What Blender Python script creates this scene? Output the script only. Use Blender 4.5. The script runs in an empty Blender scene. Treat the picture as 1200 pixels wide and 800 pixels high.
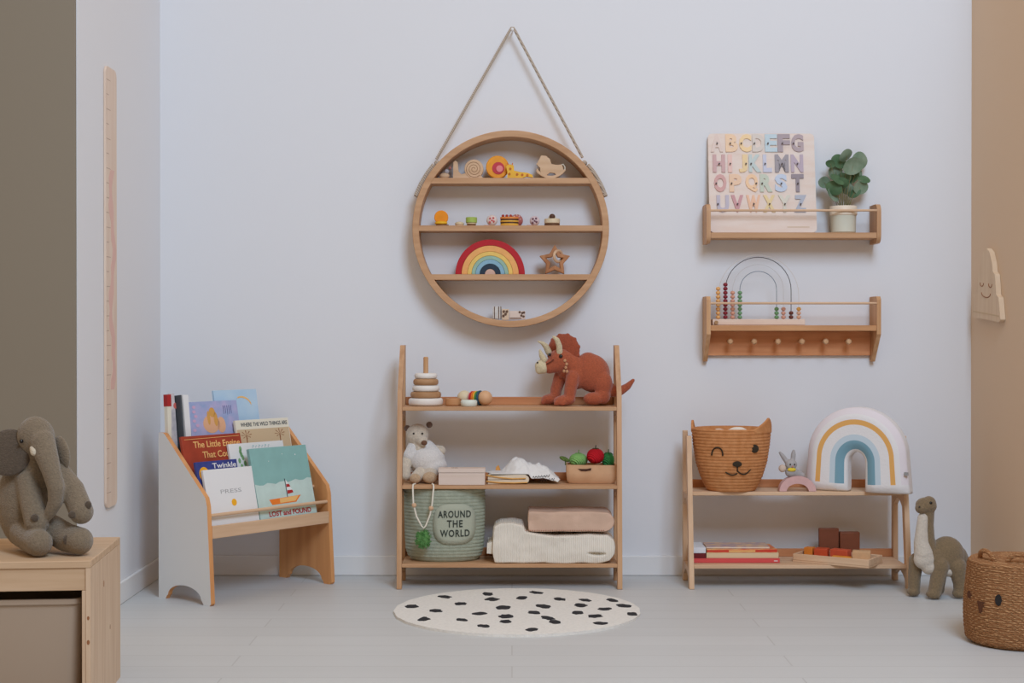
import bpy, math, random
from mathutils import Vector, Matrix, Euler, noise
rnd = random.Random(7)
SC = bpy.context.scene
COL = SC.collection
PI = math.pi
def R(d): return math.radians(d)

# ------------------------------------------------------------------ camera
F = 1728.0            # focal length in pixels of the 1200 px wide frame
CAMZ = 0.95
PITCH = math.atan(10.0 / F)
D = 5.78              # distance of the back wall
def ray(px, py):
    a = (px - 600) / F; b = (400 - py) / F
    return Vector((a, math.cos(PITCH) + b * math.sin(PITCH), -math.sin(PITCH) + b * math.cos(PITCH)))
def at(px, py, Y):
    r = ray(px, py); t = Y / r.y
    return Vector((r.x * t, Y, CAMZ + r.z * t))
def floor_at(px, py, z=0.0):
    r = ray(px, py); t = (z - CAMZ) / r.z
    return Vector((r.x * t, r.y * t, z))
def zat(py, Y): return at(600, py, Y).z
def xat(px, Y): return at(px, 400, Y).x
cam_d = bpy.data.cameras.new('camera'); cam = bpy.data.objects.new('camera', cam_d); COL.objects.link(cam)
cam.location = (0, 0, CAMZ); cam.rotation_euler = (PI / 2 - PITCH, 0, 0)
cam_d.sensor_width = 36; cam_d.lens = 36 * F / 1200; cam_d.clip_start = .05
SC.camera = cam

# ------------------------------------------------------------------ materials
def lin(c):
    c /= 255.0
    return c / 12.92 if c <= .04045 else ((c + .055) / 1.055) ** 2.4
def C(r, g, b): return (lin(r), lin(g), lin(b), 1)
_mats = {}
def mat(name, col, rough=.7, var=.0, scale=18, bump=0., bscale=160, stretch=(1, 1, 1), col2=None, sheen=0, metal=0, spec=.3, detail=3):
    if name in _mats: return _mats[name]
    m = bpy.data.materials.new(name); m.use_nodes = True; _mats[name] = m
    nt = m.node_tree; N = nt.nodes; L = nt.links; b = N['Principled BSDF']
    b.inputs['Base Color'].default_value = C(*col); b.inputs['Roughness'].default_value = rough
    b.inputs['Metallic'].default_value = metal; b.inputs['Specular IOR Level'].default_value = spec
    if sheen: b.inputs['Sheen Weight'].default_value = sheen
    tc = N.new('ShaderNodeTexCoord'); mp = N.new('ShaderNodeMapping'); mp.inputs['Scale'].default_value = stretch
    L.new(tc.outputs['Object'], mp.inputs['Vector'])
    if var or col2:
        n = N.new('ShaderNodeTexNoise'); n.inputs['Scale'].default_value = scale; n.inputs['Detail'].default_value = detail
        L.new(mp.outputs['Vector'], n.inputs['Vector'])
        r = N.new('ShaderNodeValToRGB'); r.color_ramp.elements[0].position = .32; r.color_ramp.elements[1].position = .68
        c2 = col2 if col2 else tuple(max(0, x * (1 - var)) for x in col)
        r.color_ramp.elements[0].color = C(*c2); r.color_ramp.elements[1].color = C(*col)
        L.new(n.outputs['Fac'], r.inputs['Fac']); L.new(r.outputs['Color'], b.inputs['Base Color'])
    if bump:
        n2 = N.new('ShaderNodeTexNoise'); n2.inputs['Scale'].default_value = bscale; n2.inputs['Detail'].default_value = 4
        L.new(mp.outputs['Vector'], n2.inputs['Vector'])
        bp = N.new('ShaderNodeBump'); bp.inputs['Strength'].default_value = bump; bp.inputs['Distance'].default_value = .004
        L.new(n2.outputs['Fac'], bp.inputs['Height']); L.new(bp.outputs['Normal'], b.inputs['Normal'])
    return m
def wood(name, c1, c2, axis='x', rough=.55, scale=9):
    st = {'x': (.35, 5, 5), 'y': (5, .35, 5), 'z': (5, 5, .35)}[axis]
    return mat(name, c1, rough, col2=c2, scale=scale, stretch=st, bump=.06, bscale=30, detail=5)
def wave_mat(name, c1, c2, scale, direction='X', bump=.5, rough=.85, dist=1.5, bands2=None):
    if name in _mats: return _mats[name]
    m = bpy.data.materials.new(name); m.use_nodes = True; _mats[name] = m
    nt = m.node_tree; N = nt.nodes; L = nt.links; b = N['Principled BSDF']; b.inputs['Roughness'].default_value = rough
    b.inputs['Specular IOR Level'].default_value = .15
    tc = N.new('ShaderNodeTexCoord'); w = N.new('ShaderNodeTexWave'); w.bands_direction = direction
    w.inputs['Scale'].default_value = scale; w.inputs['Distortion'].default_value = dist; w.inputs['Detail'].default_value = 2
    w.inputs['Detail Scale'].default_value = 3
    L.new(tc.outputs['Object'], w.inputs['Vector'])
    h = w.outputs['Fac']
    if bands2:
        w2 = N.new('ShaderNodeTexWave'); w2.bands_direction = bands2[0]; w2.inputs['Scale'].default_value = bands2[1]
        w2.inputs['Distortion'].default_value = 2.5; L.new(tc.outputs['Object'], w2.inputs['Vector'])
        mm = N.new('ShaderNodeMath'); mm.operation = 'MULTIPLY'; L.new(h, mm.inputs[0]); L.new(w2.outputs['Fac'], mm.inputs[1]); h = mm.outputs[0]
    r = N.new('ShaderNodeValToRGB'); r.color_ramp.elements[0].color = C(*c2); r.color_ramp.elements[1].color = C(*c1)
    L.new(h, r.inputs['Fac']); L.new(r.outputs['Color'], b.inputs['Base Color'])
    bp = N.new('ShaderNodeBump'); bp.inputs['Strength'].default_value = bump; bp.inputs['Distance'].default_value = .004
    L.new(h, bp.inputs['Height']); L.new(bp.outputs['Normal'], b.inputs['Normal'])
    return m

# ------------------------------------------------------------------ mesh builder
class MB:
    def __init__(s): s.v = []; s.f = []; s.mi = []; s.i = 0; s.M = Matrix.Identity(4)
    def add(s, vs, fs, mi=None):
        o = len(s.v)
        s.v += [s.M @ Vector(v) for v in vs]
        for f in fs:
            s.f.append([o + i for i in f]); s.mi.append(s.i if mi is None else mi)
        return s
    def box(s, a, b):
        x0, y0, z0 = a; x1, y1, z1 = b
        vs = [(x0, y0, z0), (x1, y0, z0), (x1, y1, z0), (x0, y1, z0), (x0, y0, z1), (x1, y0, z1), (x1, y1, z1), (x0, y1, z1)]
        return s.add(vs, [(0, 3, 2, 1), (4, 5, 6, 7), (0, 1, 5, 4), (1, 2, 6, 5), (2, 3, 7, 6), (3, 0, 4, 7)])
    def prism(s, poly, a, b, axis='y', caps=(None, None)):
        # poly: 2D outline; axis y -> poly is (x,z); x -> (y,z); z -> (x,y)
        def mk(p, t): return {'y': (p[0], t, p[1]), 'x': (t, p[0], p[1]), 'z': (p[0], p[1], t)}[axis]
        ar = sum(poly[i][0] * poly[(i + 1) % len(poly)][1] - poly[(i + 1) % len(poly)][0] * poly[i][1] for i in range(len(poly)))
        if (ar > 0) == (axis == 'y'): poly = poly[::-1]
        n = len(poly); vs = [mk(p, a) for p in poly] + [mk(p, b) for p in poly]
        s.add(vs, [(i, (i + 1) % n, n + (i + 1) % n, n + i) for i in range(n)])
        s.add(vs, [tuple(range(n))[::-1]], caps[0]); s.add(vs, [tuple(range(n, 2 * n))], caps[1])
        return s
    def sphere(s, c, r, rot=None, u=20, w=12):
        if not hasattr(r, '__len__'): r = (r, r, r)
        m = Matrix.Translation(c) @ (rot.to_matrix().to_4x4() if rot else Matrix.Identity(4))
        vs = [m @ Vector((0, 0, -r[2]))]; fs = []
        for j in range(1, w):
            t = -PI / 2 + PI * j / w
            for i in range(u):
                p = 2 * PI * i / u
                vs.append(m @ Vector((r[0] * math.cos(t) * math.cos(p), r[1] * math.cos(t) * math.sin(p), r[2] * math.sin(t))))
        vs.append(m @ Vector((0, 0, r[2])))
        for i in range(u):
            k = (i + 1) % u
            fs.append((0, 1 + k, 1 + i)); e = 1 + (w - 2) * u
            fs.append((e + i, e + k, len(vs) - 1))
            for j in range(w - 2): fs.append((1 + j * u + i, 1 + j * u + k, 1 + (j + 1) * u + k, 1 + (j + 1) * u + i))
        return s.add(vs, fs)
    def lathe(s, prof, c=(0, 0, 0), n=40, ys=1.0, axis='z'):
        vs = []; fs = []
        for (r, z) in prof:
            for i in range(n):
                p = 2 * PI * i / n; x = r * math.cos(p); y = r * math.sin(p) * ys
                q = (x, y, z) if axis == 'z' else ((x, -z, y) if axis == 'y' else (z, x, y))
                vs.append((c[0] + q[0], c[1] + q[1], c[2] + q[2]))
        m = len(prof)
        for j in range(m - 1):
            for i in range(n): k = (i + 1) % n; fs.append((j * n + i, j * n + k, (j + 1) * n + k, (j + 1) * n + i))
        fs.append(tuple(range(n))[::-1]); fs.append(tuple(range((m - 1) * n, m * n)))
        return s.add(vs, fs)
    def tube(s, pts, r, n=10, closed=False, flat=1.0):
        P = [Vector(p) for p in pts]; m = len(P)
        rr = list(r) if hasattr(r, '__len__') else [r] * m
        vs = []; fs = []; up = None
        for i in range(m):
            a = P[(i - 1) % m] if (closed or i > 0) else P[i]; b = P[(i + 1) % m] if (closed or i < m - 1) else P[i]
            t = (b - a).normalized()
            if up is None:
                up = Vector((0, 1, 0)) if abs(t.y) < .9 else Vector((1, 0, 0))
            up = (up - t * up.dot(t)).normalized(); sd = t.cross(up)
            for k in range(n):
                q = 2 * PI * k / n
                vs.append(P[i] + (up * math.cos(q) * flat + sd * math.sin(q)) * rr[i])
        for i in range(m if closed else m - 1):
            j = (i + 1) % m
            for k in range(n): l = (k + 1) % n; fs.append((i * n + k, i * n + l, j * n + l, j * n + k))
        if not closed: fs.append(tuple(range(n))[::-1]); fs.append(tuple(range((m - 1) * n, m * n)))
        return s.add(vs, fs)
    def band(s, ri, ro, y0, y1, a0=0, a1=360, n=64, c=(0, 0), xs=1.0, zs=1.0):
        full = abs(a1 - a0) >= 360; m = n if full else n + 1
        vs = []; fs = []
        for i in range(m):
            a = R(a0 + (a1 - a0) * i / n); ca, sa = math.cos(a), math.sin(a)
            for (r, y) in ((ri, y0), (ro, y0), (ro, y1), (ri, y1)): vs.append((c[0] + r * ca * xs, y, c[1] + r * sa * zs))
        for i in range(n):
            j = (i + 1) % m
            for k in range(4): l = (k + 1) % 4; fs.append((i * 4 + k, j * 4 + k, j * 4 + l, i * 4 + l))
        if not full: fs.append((0, 1, 2, 3)); e = 4 * n; fs.append((e + 3, e + 2, e + 1, e))
        return s.add(vs, fs)
    def mesh(s, name, mats, sharp=40):
        me = bpy.data.meshes.new(name); me.from_pydata([tuple(v) for v in s.v], [], s.f)
        for m in (mats if isinstance(mats, (list, tuple)) else [mats]): me.materials.append(m)
        for p, i in zip(me.polygons, s.mi): p.material_index = i; p.use_smooth = True
        me.validate(); me.update()
        import bmesh
        b = bmesh.new(); b.from_mesh(me); bmesh.ops.recalc_face_normals(b, faces=b.faces); b.to_mesh(me); b.free()
        me.set_sharp_from_angle(angle=R(sharp))
        return me
    def build(s, name, mats, parent=None, loc=None, rot=None, bevel=0, seg=2, sub=0, sharp=40):
        me = s.mesh(name, mats, sharp)
        o = bpy.data.objects.new(name, me); COL.objects.link(o)
        if parent: o.parent = parent
        if loc is not None: o.location = loc
        if rot is not None: o.rotation_euler = rot
        if bevel:
            b = o.modifiers.new('bevel', 'BEVEL'); b.width = bevel; b.segments = seg; b.limit_method = 'ANGLE'; b.angle_limit = R(35)
        if sub:
            b = o.modifiers.new('subsurf', 'SUBSURF'); b.levels = sub; b.render_levels = sub
        return o
def tag(o, label, cat, group=None):
    o['label'] = label; o['category'] = cat
    if group: o['group'] = group
    return o
def thing(name, label, cat, loc, rz=0, group=None, rot=None):
    o = bpy.data.objects.new(name, None); COL.objects.link(o); o.empty_display_size = .05
    o.location = loc; o.rotation_euler = rot if rot else (0, 0, rz)
    return tag(o, label, cat, group)
def struct(o): o['kind'] = 'structure'; return o
def bake(mb, mods, name, mats, smooth=True):
    me = mb.mesh(name + '_src', mats); ob = bpy.data.objects.new('tmp', me); COL.objects.link(ob)
    for kind, kw in mods:
        m = ob.modifiers.new(kind, kind)
        for k, v in kw.items(): setattr(m, k, v)
    dg = bpy.context.evaluated_depsgraph_get(); dg.update()
    new = bpy.data.meshes.new_from_object(ob.evaluated_get(dg)); new.name = name
    bpy.data.objects.remove(ob); bpy.data.meshes.remove(me)
    new.materials.clear()
    for m in (mats if isinstance(mats, (list, tuple)) else [mats]): new.materials.append(m)
    for p in new.polygons: p.use_smooth = True
    return new
def link(name, me, parent=None, loc=None, rot=None):
    o = bpy.data.objects.new(name, me); COL.objects.link(o)
    if parent: o.parent = parent
    if loc is not None: o.location = loc
    if rot is not None: o.rotation_euler = rot
    return o
def text_mesh(txt, w=None, h=None, depth=.0008, fat=0., spacing=1.0, line=1.0):
    cu = bpy.data.curves.new('t', 'FONT'); cu.body = txt; cu.size = 1; cu.offset = fat; cu.align_x = 'CENTER'
    cu.space_character = spacing; cu.space_line = line; cu.resolution_u = 3; cu.extrude = .5
    ob = bpy.data.objects.new('t', cu); COL.objects.link(ob)
    dg = bpy.context.evaluated_depsgraph_get(); dg.update()
    me = bpy.data.meshes.new_from_object(ob.evaluated_get(dg)); bpy.data.objects.remove(ob); bpy.data.curves.remove(cu)
    xs = [v.co.x for v in me.vertices]; ys = [v.co.y for v in me.vertices]
    W = max(xs) - min(xs); H = max(ys) - min(ys); cx = (max(xs) + min(xs)) / 2; cy = (max(ys) + min(ys)) / 2
    kx = (w / W) if w else h / H; ky = (h / H) if h else kx
    for v in me.vertices:      # lies in XZ, facing -y, back at y=0
        x, y, z = v.co; v.co = ((x - cx) * kx, -(z + .5) * depth, (y - cy) * ky)
    me.update(); return me
COVER = {}      # book -> its cover, which carries the printing as sub-parts
def text(name, txt, m, parent, loc, **kw):
    parent = COVER.get(parent.name, parent)
    me = text_mesh(txt, **kw); me.name = name; me.materials.clear(); me.materials.append(m)
    return link(name, me, parent, loc)

class T:
    """shape measured in photo pixels around its own base point, standing on height z at distance Y"""
    def __init__(s, px0, pyb, Y, z):
        s.px0, s.pyb, s.k, s.Y = px0, pyb, Y / F, Y; s.loc = Vector((xat(px0, Y), Y, z))
    def p(s, px, py, d=0): return Vector(((px - s.px0) * s.k, d * s.k, (s.pyb - py) * s.k))
    def q(s, px, py): return ((px - s.px0) * s.k, (s.pyb - py) * s.k)
def blobs(name, t, specs, m, parent, voxel=1.1, smooth=6, fuzz=0):
    mb = MB(); k = t.k
    for sp in specs:
        if sp[0] == 's':
            _, px, py, d, rx, ry, rz = sp[:7]; rot = sp[7] if len(sp) > 7 else 0
            e = Euler((sp[8] if len(sp) > 8 else 0, R(rot), sp[9] if len(sp) > 9 else 0))
            mb.sphere(t.p(px, py, d), (rx * k, ry * k, rz * k), e)
        else:
            pts = sp[1]
            for a, b in zip(pts[:-1], pts[1:]):
                n = max(2, int(math.dist(a[:3], b[:3]) / (min(a[3], b[3]) * .4)) + 1)
                for i in range(n + 1):
                    u = i / n; q = [a[j] + (b[j] - a[j]) * u for j in range(4)]
                    mb.sphere(t.p(*q[:3]), q[3] * k, u=14, w=9)
    me = bake(mb, [('REMESH', dict(mode='VOXEL', voxel_size=voxel * k)), ('SMOOTH', dict(factor=.5, iterations=smooth))], name, m)
    return link(name, me, parent)

# ------------------------------------------------------------------ shared materials
M_wall = mat('white wall paint', (226, 227, 230), .9, bump=.05, bscale=60)
M_beige = mat('beige wall paint', (224, 200, 174), .9, bump=.05, bscale=60)
M_olive = mat('taupe wall paint', (142, 133, 118), .9, bump=.05, bscale=60)
M_trim = mat('white trim paint', (228, 227, 226), .6)
PINE = ((203, 162, 124), (184, 140, 102))
def tone(c, g, f): return tuple(c[i] + (g[i] - c[i]) * f for i in range(3))
W_x = wood('oak along', *PINE, 'x'); W_y = wood('oak deep', *PINE, 'y'); W_z = wood('oak upright', *PINE, 'z')
B_x = wood('birch along', (220, 187, 154), (205, 168, 134), 'x'); B_z = wood('birch upright', (220, 187, 154), (205, 168, 134), 'z')
PEGW = wood('peg board wood', (226, 160, 112), (206, 136, 90), 'x')
P_x = wood('pine along', (208, 158, 112), (186, 132, 88), 'x'); P_z = wood('pine upright', (214, 172, 130), (190, 142, 98), 'z')
PLY = wood('plywood face', (224, 164, 108), (206, 144, 92), 'z', scale=6)
CAB_x = wood('cabinet pine along', (206, 178, 148), (190, 160, 128), 'x'); CAB_z = wood('cabinet pine upright', (214, 190, 164), (200, 172, 144), 'z')  # along tone is darker: shade on the cabinet front put into the colour
TAN = wood('warm wood and rail shade', (206, 146, 102), (184, 120, 78), 'x')  # on the back rails this darker tone paints in their shade
M_white = mat('white laminate', (226, 224, 220), .45)
M_black = mat('black thread', (32, 30, 30), .8)
M_toyw = wood('pale toy wood', (222, 190, 156), (205, 170, 134), 'x')
M_eye = mat('black bead', (22, 20, 20), .15, spec=.6)

# ------------------------------------------------------------------ setting
LW = xat(188, D); RW = xat(1138, D); LE = -LW * F / 509    # left wall x, right wall x, distance of the left wall's end
def slab(name, a, b, m, bevel=0): return struct(MB().box(a, b).build(name, m, bevel=bevel))
def floor_mat():
    m = bpy.data.materials.new('white painted boards'); m.use_nodes = True
    nt = m.node_tree; N = nt.nodes; L = nt.links; b = N['Principled BSDF']; b.inputs['Roughness'].default_value = .5
    b.inputs['Specular IOR Level'].default_value = .3
    tc = N.new('ShaderNodeTexCoord'); br = N.new('ShaderNodeTexBrick'); L.new(tc.outputs['Object'], br.inputs['Vector'])
    br.inputs['Color1'].default_value = C(204, 206, 206); br.inputs['Color2'].default_value = C(200, 202, 202); br.inputs['Mortar'].default_value = C(190, 191, 190)
    br.inputs['Scale'].default_value = 1; br.inputs['Mortar Size'].default_value = .0025; br.inputs['Brick Width'].default_value = 1.6; br.inputs['Row Height'].default_value = .14
    n = N.new('ShaderNodeTexNoise'); n.inputs['Scale'].default_value = 2.5; n.inputs['Detail'].default_value = 6
    mp = N.new('ShaderNodeMapping'); mp.inputs['Scale'].default_value = (.6, 6, 1); L.new(tc.outputs['Object'], mp.inputs['Vector']); L.new(mp.outputs['Vector'], n.inputs['Vector'])
    mx = N.new('ShaderNodeMixRGB'); mx.blend_type = 'MULTIPLY'; mx.inputs['Fac'].default_value = .07
    L.new(br.outputs['Color'], mx.inputs[1]); L.new(n.outputs['Fac'], mx.inputs[2]); L.new(mx.outputs['Color'], b.inputs['Base Color'])
    return m
slab('floor', (-3.2, -1.0, -.1), (3.2, D + .1, 0), floor_mat())
slab('wall_back', (LW - .1, D, 0), (RW + .1, D + .1, 2.7), M_wall)
slab('wall_left', (LW - .12, LE, 0), (LW, D, 2.7), M_wall)
slab('wall_left_return', (-3.2, LE - .012, 0), (LW - .003, LE, 2.7), M_olive)
slab('wall_right', (RW, 3.6, 0), (RW + .1, D, 2.7), M_beige)
def base(name, a, b): return slab(name, a, b, M_trim, .004)
base('baseboard_back', (LW, D - .012, 0), (RW, D, .078))
base('baseboard_left', (LW, LE, 0), (LW + .012, D - .012, .078))
base('baseboard_right', (RW - .012, 3.6, 0), (RW, D - .012, .078))

# ------------------------------------------------------------------ light
w = bpy.data.worlds.new('world'); SC.world = w; w.use_nodes = True
WN = w.node_tree.nodes; WL = w.node_tree.links; bg = WN['Background']
tcw = WN.new('ShaderNodeTexCoord'); sep = WN.new('ShaderNodeSeparateXYZ'); rmp = WN.new('ShaderNodeValToRGB')
WL.new(tcw.outputs['Generated'], sep.inputs['Vector']); WL.new(sep.outputs['Z'], rmp.inputs['Fac'])
# a dim warm room behind the camera, brighter towards its ceiling
rmp.color_ramp.elements[0].position = 0.0; rmp.color_ramp.elements[0].color = (.30, .188, .095, 1)
rmp.color_ramp.elements[1].position = .8; rmp.color_ramp.elements[1].color = (.74, .55, .37, 1)
WL.new(rmp.outputs['Color'], bg.inputs['Color']); bg.inputs['Strength'].default_value = 1.0
def area(name, loc, target, size, power, col):
    l = bpy.data.lights.new(name, 'AREA'); l.shape = 'RECTANGLE'; l.size, l.size_y = size; l.energy = power; l.color = col
    o = bpy.data.objects.new(name, l); COL.objects.link(o); o.location = loc
    o.rotation_euler = (Vector(target) - Vector(loc)).to_track_quat('-Z', 'Y').to_euler(); return o
area('window_daylight', (1.35, .8, 4.3), (.1, D, .7), (1.6, 2.3), 172, (.695, .915, 1.18))
SC.view_settings.view_transform = 'Standard'; SC.view_settings.look = 'None'
SC.view_settings.gamma = 1; SC.view_settings.exposure = 0; SC.view_settings.use_curve_mapping = False
# ------------------------------------------------------------------ open shelf units (slanted front legs)
def shelf_unit(label, xl, xr, yf, ytop, yb, top, ftop, boards, mx, mz, railm, group):
    """front legs run from yf on the floor to ytop at the top; boards = heights of the board tops"""
    t = thing('open_shelf_unit', label, 'shelf unit', ((xl + xr) / 2, yf, 0), 0, group)
    cx = (xl + xr) / 2; th = .018; dy = yb - yf; sl = ytop - yf
    def fy(z): return sl * z / ftop
    for sx, x0 in ((-1, xl - cx), (1, xr - cx - th)):
        MB().prism(([(0, 0), (.036, 0), (sl + .036, ftop), (dy - .029, top - .02), (dy - .029, top), (dy - .052, top), (sl, ftop - .01)] if top - ftop > .1 else [(0, 0), (.036, 0), (sl + .032, ftop), (sl, ftop)]), x0, x0 + th, 'x').build('leg', mz, t, bevel=.003)
        MB().prism([(dy - .032, 0), (dy, 0), (dy, top), (dy - .026, top)], x0, x0 + th, 'x').build('leg', mz, t, bevel=.003)
        for z in boards:      # side rung with a scooped lower edge, under each board end
            f0 = fy(z - .014) + .034; n = 8
            pl = [(f0 - .002, z - .014), (dy - .03, z - .014)]
            lo = z - .062
            for i in range(n + 1):
                u = i / n; pl.append((dy - .03 + (fy(lo) + .034 - dy + .03) * u, lo + .03 * math.sin(PI * u)))
            MB().prism(pl, x0 + .001, x0 + th - .001, 'x').build('side_rung', mz, t, bevel=.002)
    for z in boards:
        MB().box((xl - cx + th, fy(z), z - .014), (xr - cx - th, dy - .002, z)).build('shelf_board', mx, t, bevel=.002)
        MB().box((xl - cx + th, dy - .014, z), (xr - cx - th, dy, z + .03)).build('back_rail', railm, t, bevel=.002)
    return t
U3L, U3R = xat(464.6, 5.455), xat(729.6, 5.455)
Z3 = [.094, .3835, .674]
shelf_unit('tall three tier oak shelf unit standing under the round hanging shelf', U3L, U3R, 5.455, 5.50, 5.685, .903, .735, Z3, W_x, W_z, TAN, 'open shelf units')
U2L, U2R = xat(808.3, 5.455), xat(1069.8, 5.455)
Z2 = [.089, .356]
shelf_unit('low two tier pale birch shelf unit under the peg rail', U2L, U2R, 5.455, 5.545, 5.69, .575, .562, Z2, B_x, B_z, TAN, 'open shelf units')

# ------------------------------------------------------------------ round hanging shelf
HC = at(598.5, 268, 5.66); HR = 115.3 / F * 5.66; HI = HR - .025
def rel(px, py, Y=5.66): v = at(px, py, Y) - HC; return v
hoop = thing('round_hanging_shelf', 'round wooden hoop shelf with three boards hanging from a rope', 'wall shelf', HC)
hd = D - .004 - 5.66
MB().band(HI, HR, 0, hd, n=96).build('hoop', W_x, hoop, bevel=.002)
for py in (208.3, 264.0, 321.2):
    z = rel(600, py).z; th = .021
    a = math.sqrt(HI ** 2 - z ** 2); b = math.sqrt(HI ** 2 - (z - th) ** 2)
    MB().prism([(-a - .002, z), (a + .002, z), (b + .002, z - th), (-b - .002, z - th)], .001, hd - .001, 'y').build('shelf_board', W_x, hoop, bevel=.0015)
HOOKZ = rel(600.5, 33, 5.74)
M_rope = wave_mat('jute rope', (204, 190, 174), (160, 144, 126), 60, 'DIAGONAL', .5)
l0 = rel(511, 186, 5.69); r0 = rel(683, 184, 5.69)
top = Vector((rel(600.5, 32, 5.72).x, .06, rel(600.5, 32, 5.72).z))
pts = [Vector((l0.x, .05, l0.z)), Vector((top.x - .010, .062, top.z - .012)), Vector((top.x - .004, .063, top.z - .002)), Vector((top.x + .004, .063, top.z - .002)), Vector((top.x + .010, .062, top.z - .012)), Vector((r0.x, .05, r0.z))]
MB().tube(pts, .0052, 8).build('rope', M_rope, hoop)
for sgn in (-1, 1):      # rope ends lying along the rim below the holes, tied off
    mb = MB()
    for q in range(3):
        aa = [R(40 - i * 2.6) for i in range(9)] if sgn > 0 else [R(140 + i * 2.6) for i in range(9)]
        mb.tube([((HR + .009) * math.cos(a), .026 + q * .018 + .003 * math.sin(i * 2.1 + q), (HR + .008) * math.sin(a)) for i, a in enumerate(aa)], .0088, 8)
    a = R(42) if sgn > 0 else R(138)
    mb.sphere(((HR + .006) * math.cos(a), .047, (HR + .006) * math.sin(a)), (.011, .02, .011), u=12, w=8)
    mb.build('rope_knot', M_rope, hoop)
hk = MB(); hk.tube([(0, 0, 0), (0, .058, 0)], .0035, 10); hk.sphere((0, 0, 0), (.006, .004, .006), u=12, w=8)
tag(hk.build('wall_hook', M_trim, None, HC + Vector((top.x, .056, top.z - .0085))), 'small white wall hook at the peak of the rope of the round shelf', 'hook')

# ------------------------------------------------------------------ two wall shelves
WX0, WX1 = xat(828, 5.66), xat(1032.5, 5.66)
wth = .016
def wall_shelf(label, ytop, yboard, ybot, yrod, pegs):
    zb = zat(yboard, 5.66); zt = zat(ytop, 5.66); zl = zat(ybot, 5.68)
    t = thing('wall_shelf', label, 'wall shelf', ((WX0 + WX1) / 2, D - .003, zb), 0, 'narrow wall shelves')
    h = (WX1 - WX0) / 2; dp = D - .003 - 5.66
    zt -= zb; zl -= zb
    for x0 in (-h, h - wth):
        if pegs: pl = [(-dp, zt - .012), (-dp + .012, zt), (-.003, zt), (0, zt - .003), (0, zl), (-.022, zl), (-dp, -.035)]
        else:
            pl = [(0, zt), (0, zl)]
            for i in range(7): a = R(-90 - i * 15); pl.append((-dp + .03 + .03 * math.cos(a), zl + .03 + .03 * math.sin(a)))
            for i in range(7): a = R(180 - i * 15); pl.append((-dp + .03 + .03 * math.cos(a), zt - .03 + .03 * math.sin(a)))
        MB().prism(pl, x0, x0 + wth, 'x').build('side_panel', W_z if not pegs else P_z, t, bevel=.002)
    m = P_x if pegs else W_x
    MB().box((-h + wth, -dp + .002, -.022), (h - wth, 0, 0)).build('shelf_board', m, t, bevel=.002)
    zr = zat(yrod, 5.668) - zb
    MB().tube([(-h + .004, -dp + .0055, zr), (h - .004, -dp + .0055, zr)], .0045, 12).build('rail_rod', B_x, t)
    if pegs:
        zlo = zat(416.5, D - .02) - zb
        pb = MB().box((-h + wth, -.016, zlo), (h - wth, 0, -.022)).build('peg_board', PEGW, t, bevel=.002)
        for px in (856, 884, 912, 940, 968, 995):
            x = xat(px, 5.70) - (WX0 + WX1) / 2; z = zat(400, 5.70) - zb
            MB().lathe([(.006, 0), (.006, .04), (.009, .047), (.0115, .054), (.0115, .06), (.008, .066), (.001, .067)], (x, -.016, z), 18, axis='y').build('peg', P_z, pb)
    return t
wall_shelf('upper wall shelf with rounded ends holding the alphabet board and plant', 238.5, 272.3, 285, 246.5, False)
wall_shelf('lower wall shelf with six coat pegs holding the bead abacus', 347, 381, 424, 355.2, True)
ZU = zat(272.3, 5.66); ZL = zat(381, 5.66)

# ------------------------------------------------------------------ bookshelf in the corner
BO = Vector((-1.045, 5.114, 0)); BA = R(51); BW = .595; BD = .29
bs = thing('book_rack', 'white and plywood front facing book rack in the left corner', 'bookshelf', BO, BA)
def rack_panel(x0, outer_is_low):
    arch = [(.25, 0), (.243, .012)]
    for i in range(13): a = PI * i / 12; arch.append((.145 + .092 * math.cos(a), .016 + .042 * math.sin(a)))
    arch += [(.047, .012), (.04, 0)]
    pl = [(.008, 0), (0, .008), (.021, .345), (.03, .375), (.255, .588), (.265, .592), (BD, .592), (BD, 0)] + arch
    return MB().prism(pl, x0, x0 + .018, 'x', caps=(1, 0) if outer_is_low else (0, 1))
rack_panel(0, True).build('side_panel', [PLY, M_white], bs, bevel=.0015)
rack_panel(BW - .018, False).build('side_panel', [PLY, M_white], bs, bevel=.0015)
MB().box((.018, .014, .235), (BW - .018, .28, .247)).build('bottom_shelf', P_x, bs, bevel=.0015)
MB().box((.018, .012, .232), (BW - .018, .024, .276)).build('front_lip', B_x, bs, bevel=.0015)
for (u, z) in ((.026, .312), (.0985, .365), (.172, .43)):
    MB().tube([(.016, u, z), (BW - .016, u, z)], .0062, 12).build('retaining_rod', B_x, bs)
MB().box((.018, .100, .285), (BW - .018, .150, .295)).build('tier_shelf', P_x, bs, bevel=.001)
MB().box((.018, .160, .345), (BW - .018, .270, .355)).build('tier_shelf', P_x, bs, bevel=.001)
MB().box((.018, .276, .247), (BW - .018, .286, .50)).build('back_panel', P_x, bs, bevel=.001)
Minv = (Matrix.Translation(BO) @ Matrix.Rotation(BA, 4, 'Z')).inverted()
camL = Minv @ Vector((0, 0, CAMZ)); 
def on_tier(px, py, u0, z0, lean):
    d = Minv.to_3x3() @ ray(px, py); nrm = Vector((0, -math.cos(lean), math.sin(lean))); e = Vector((0, math.sin(lean), math.cos(lean)))
    p0 = Vector((0, u0, z0)); q = camL + d * ((p0 - camL).dot(nrm) / d.dot(nrm))
    return q.x, (q - p0).dot(e)
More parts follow.
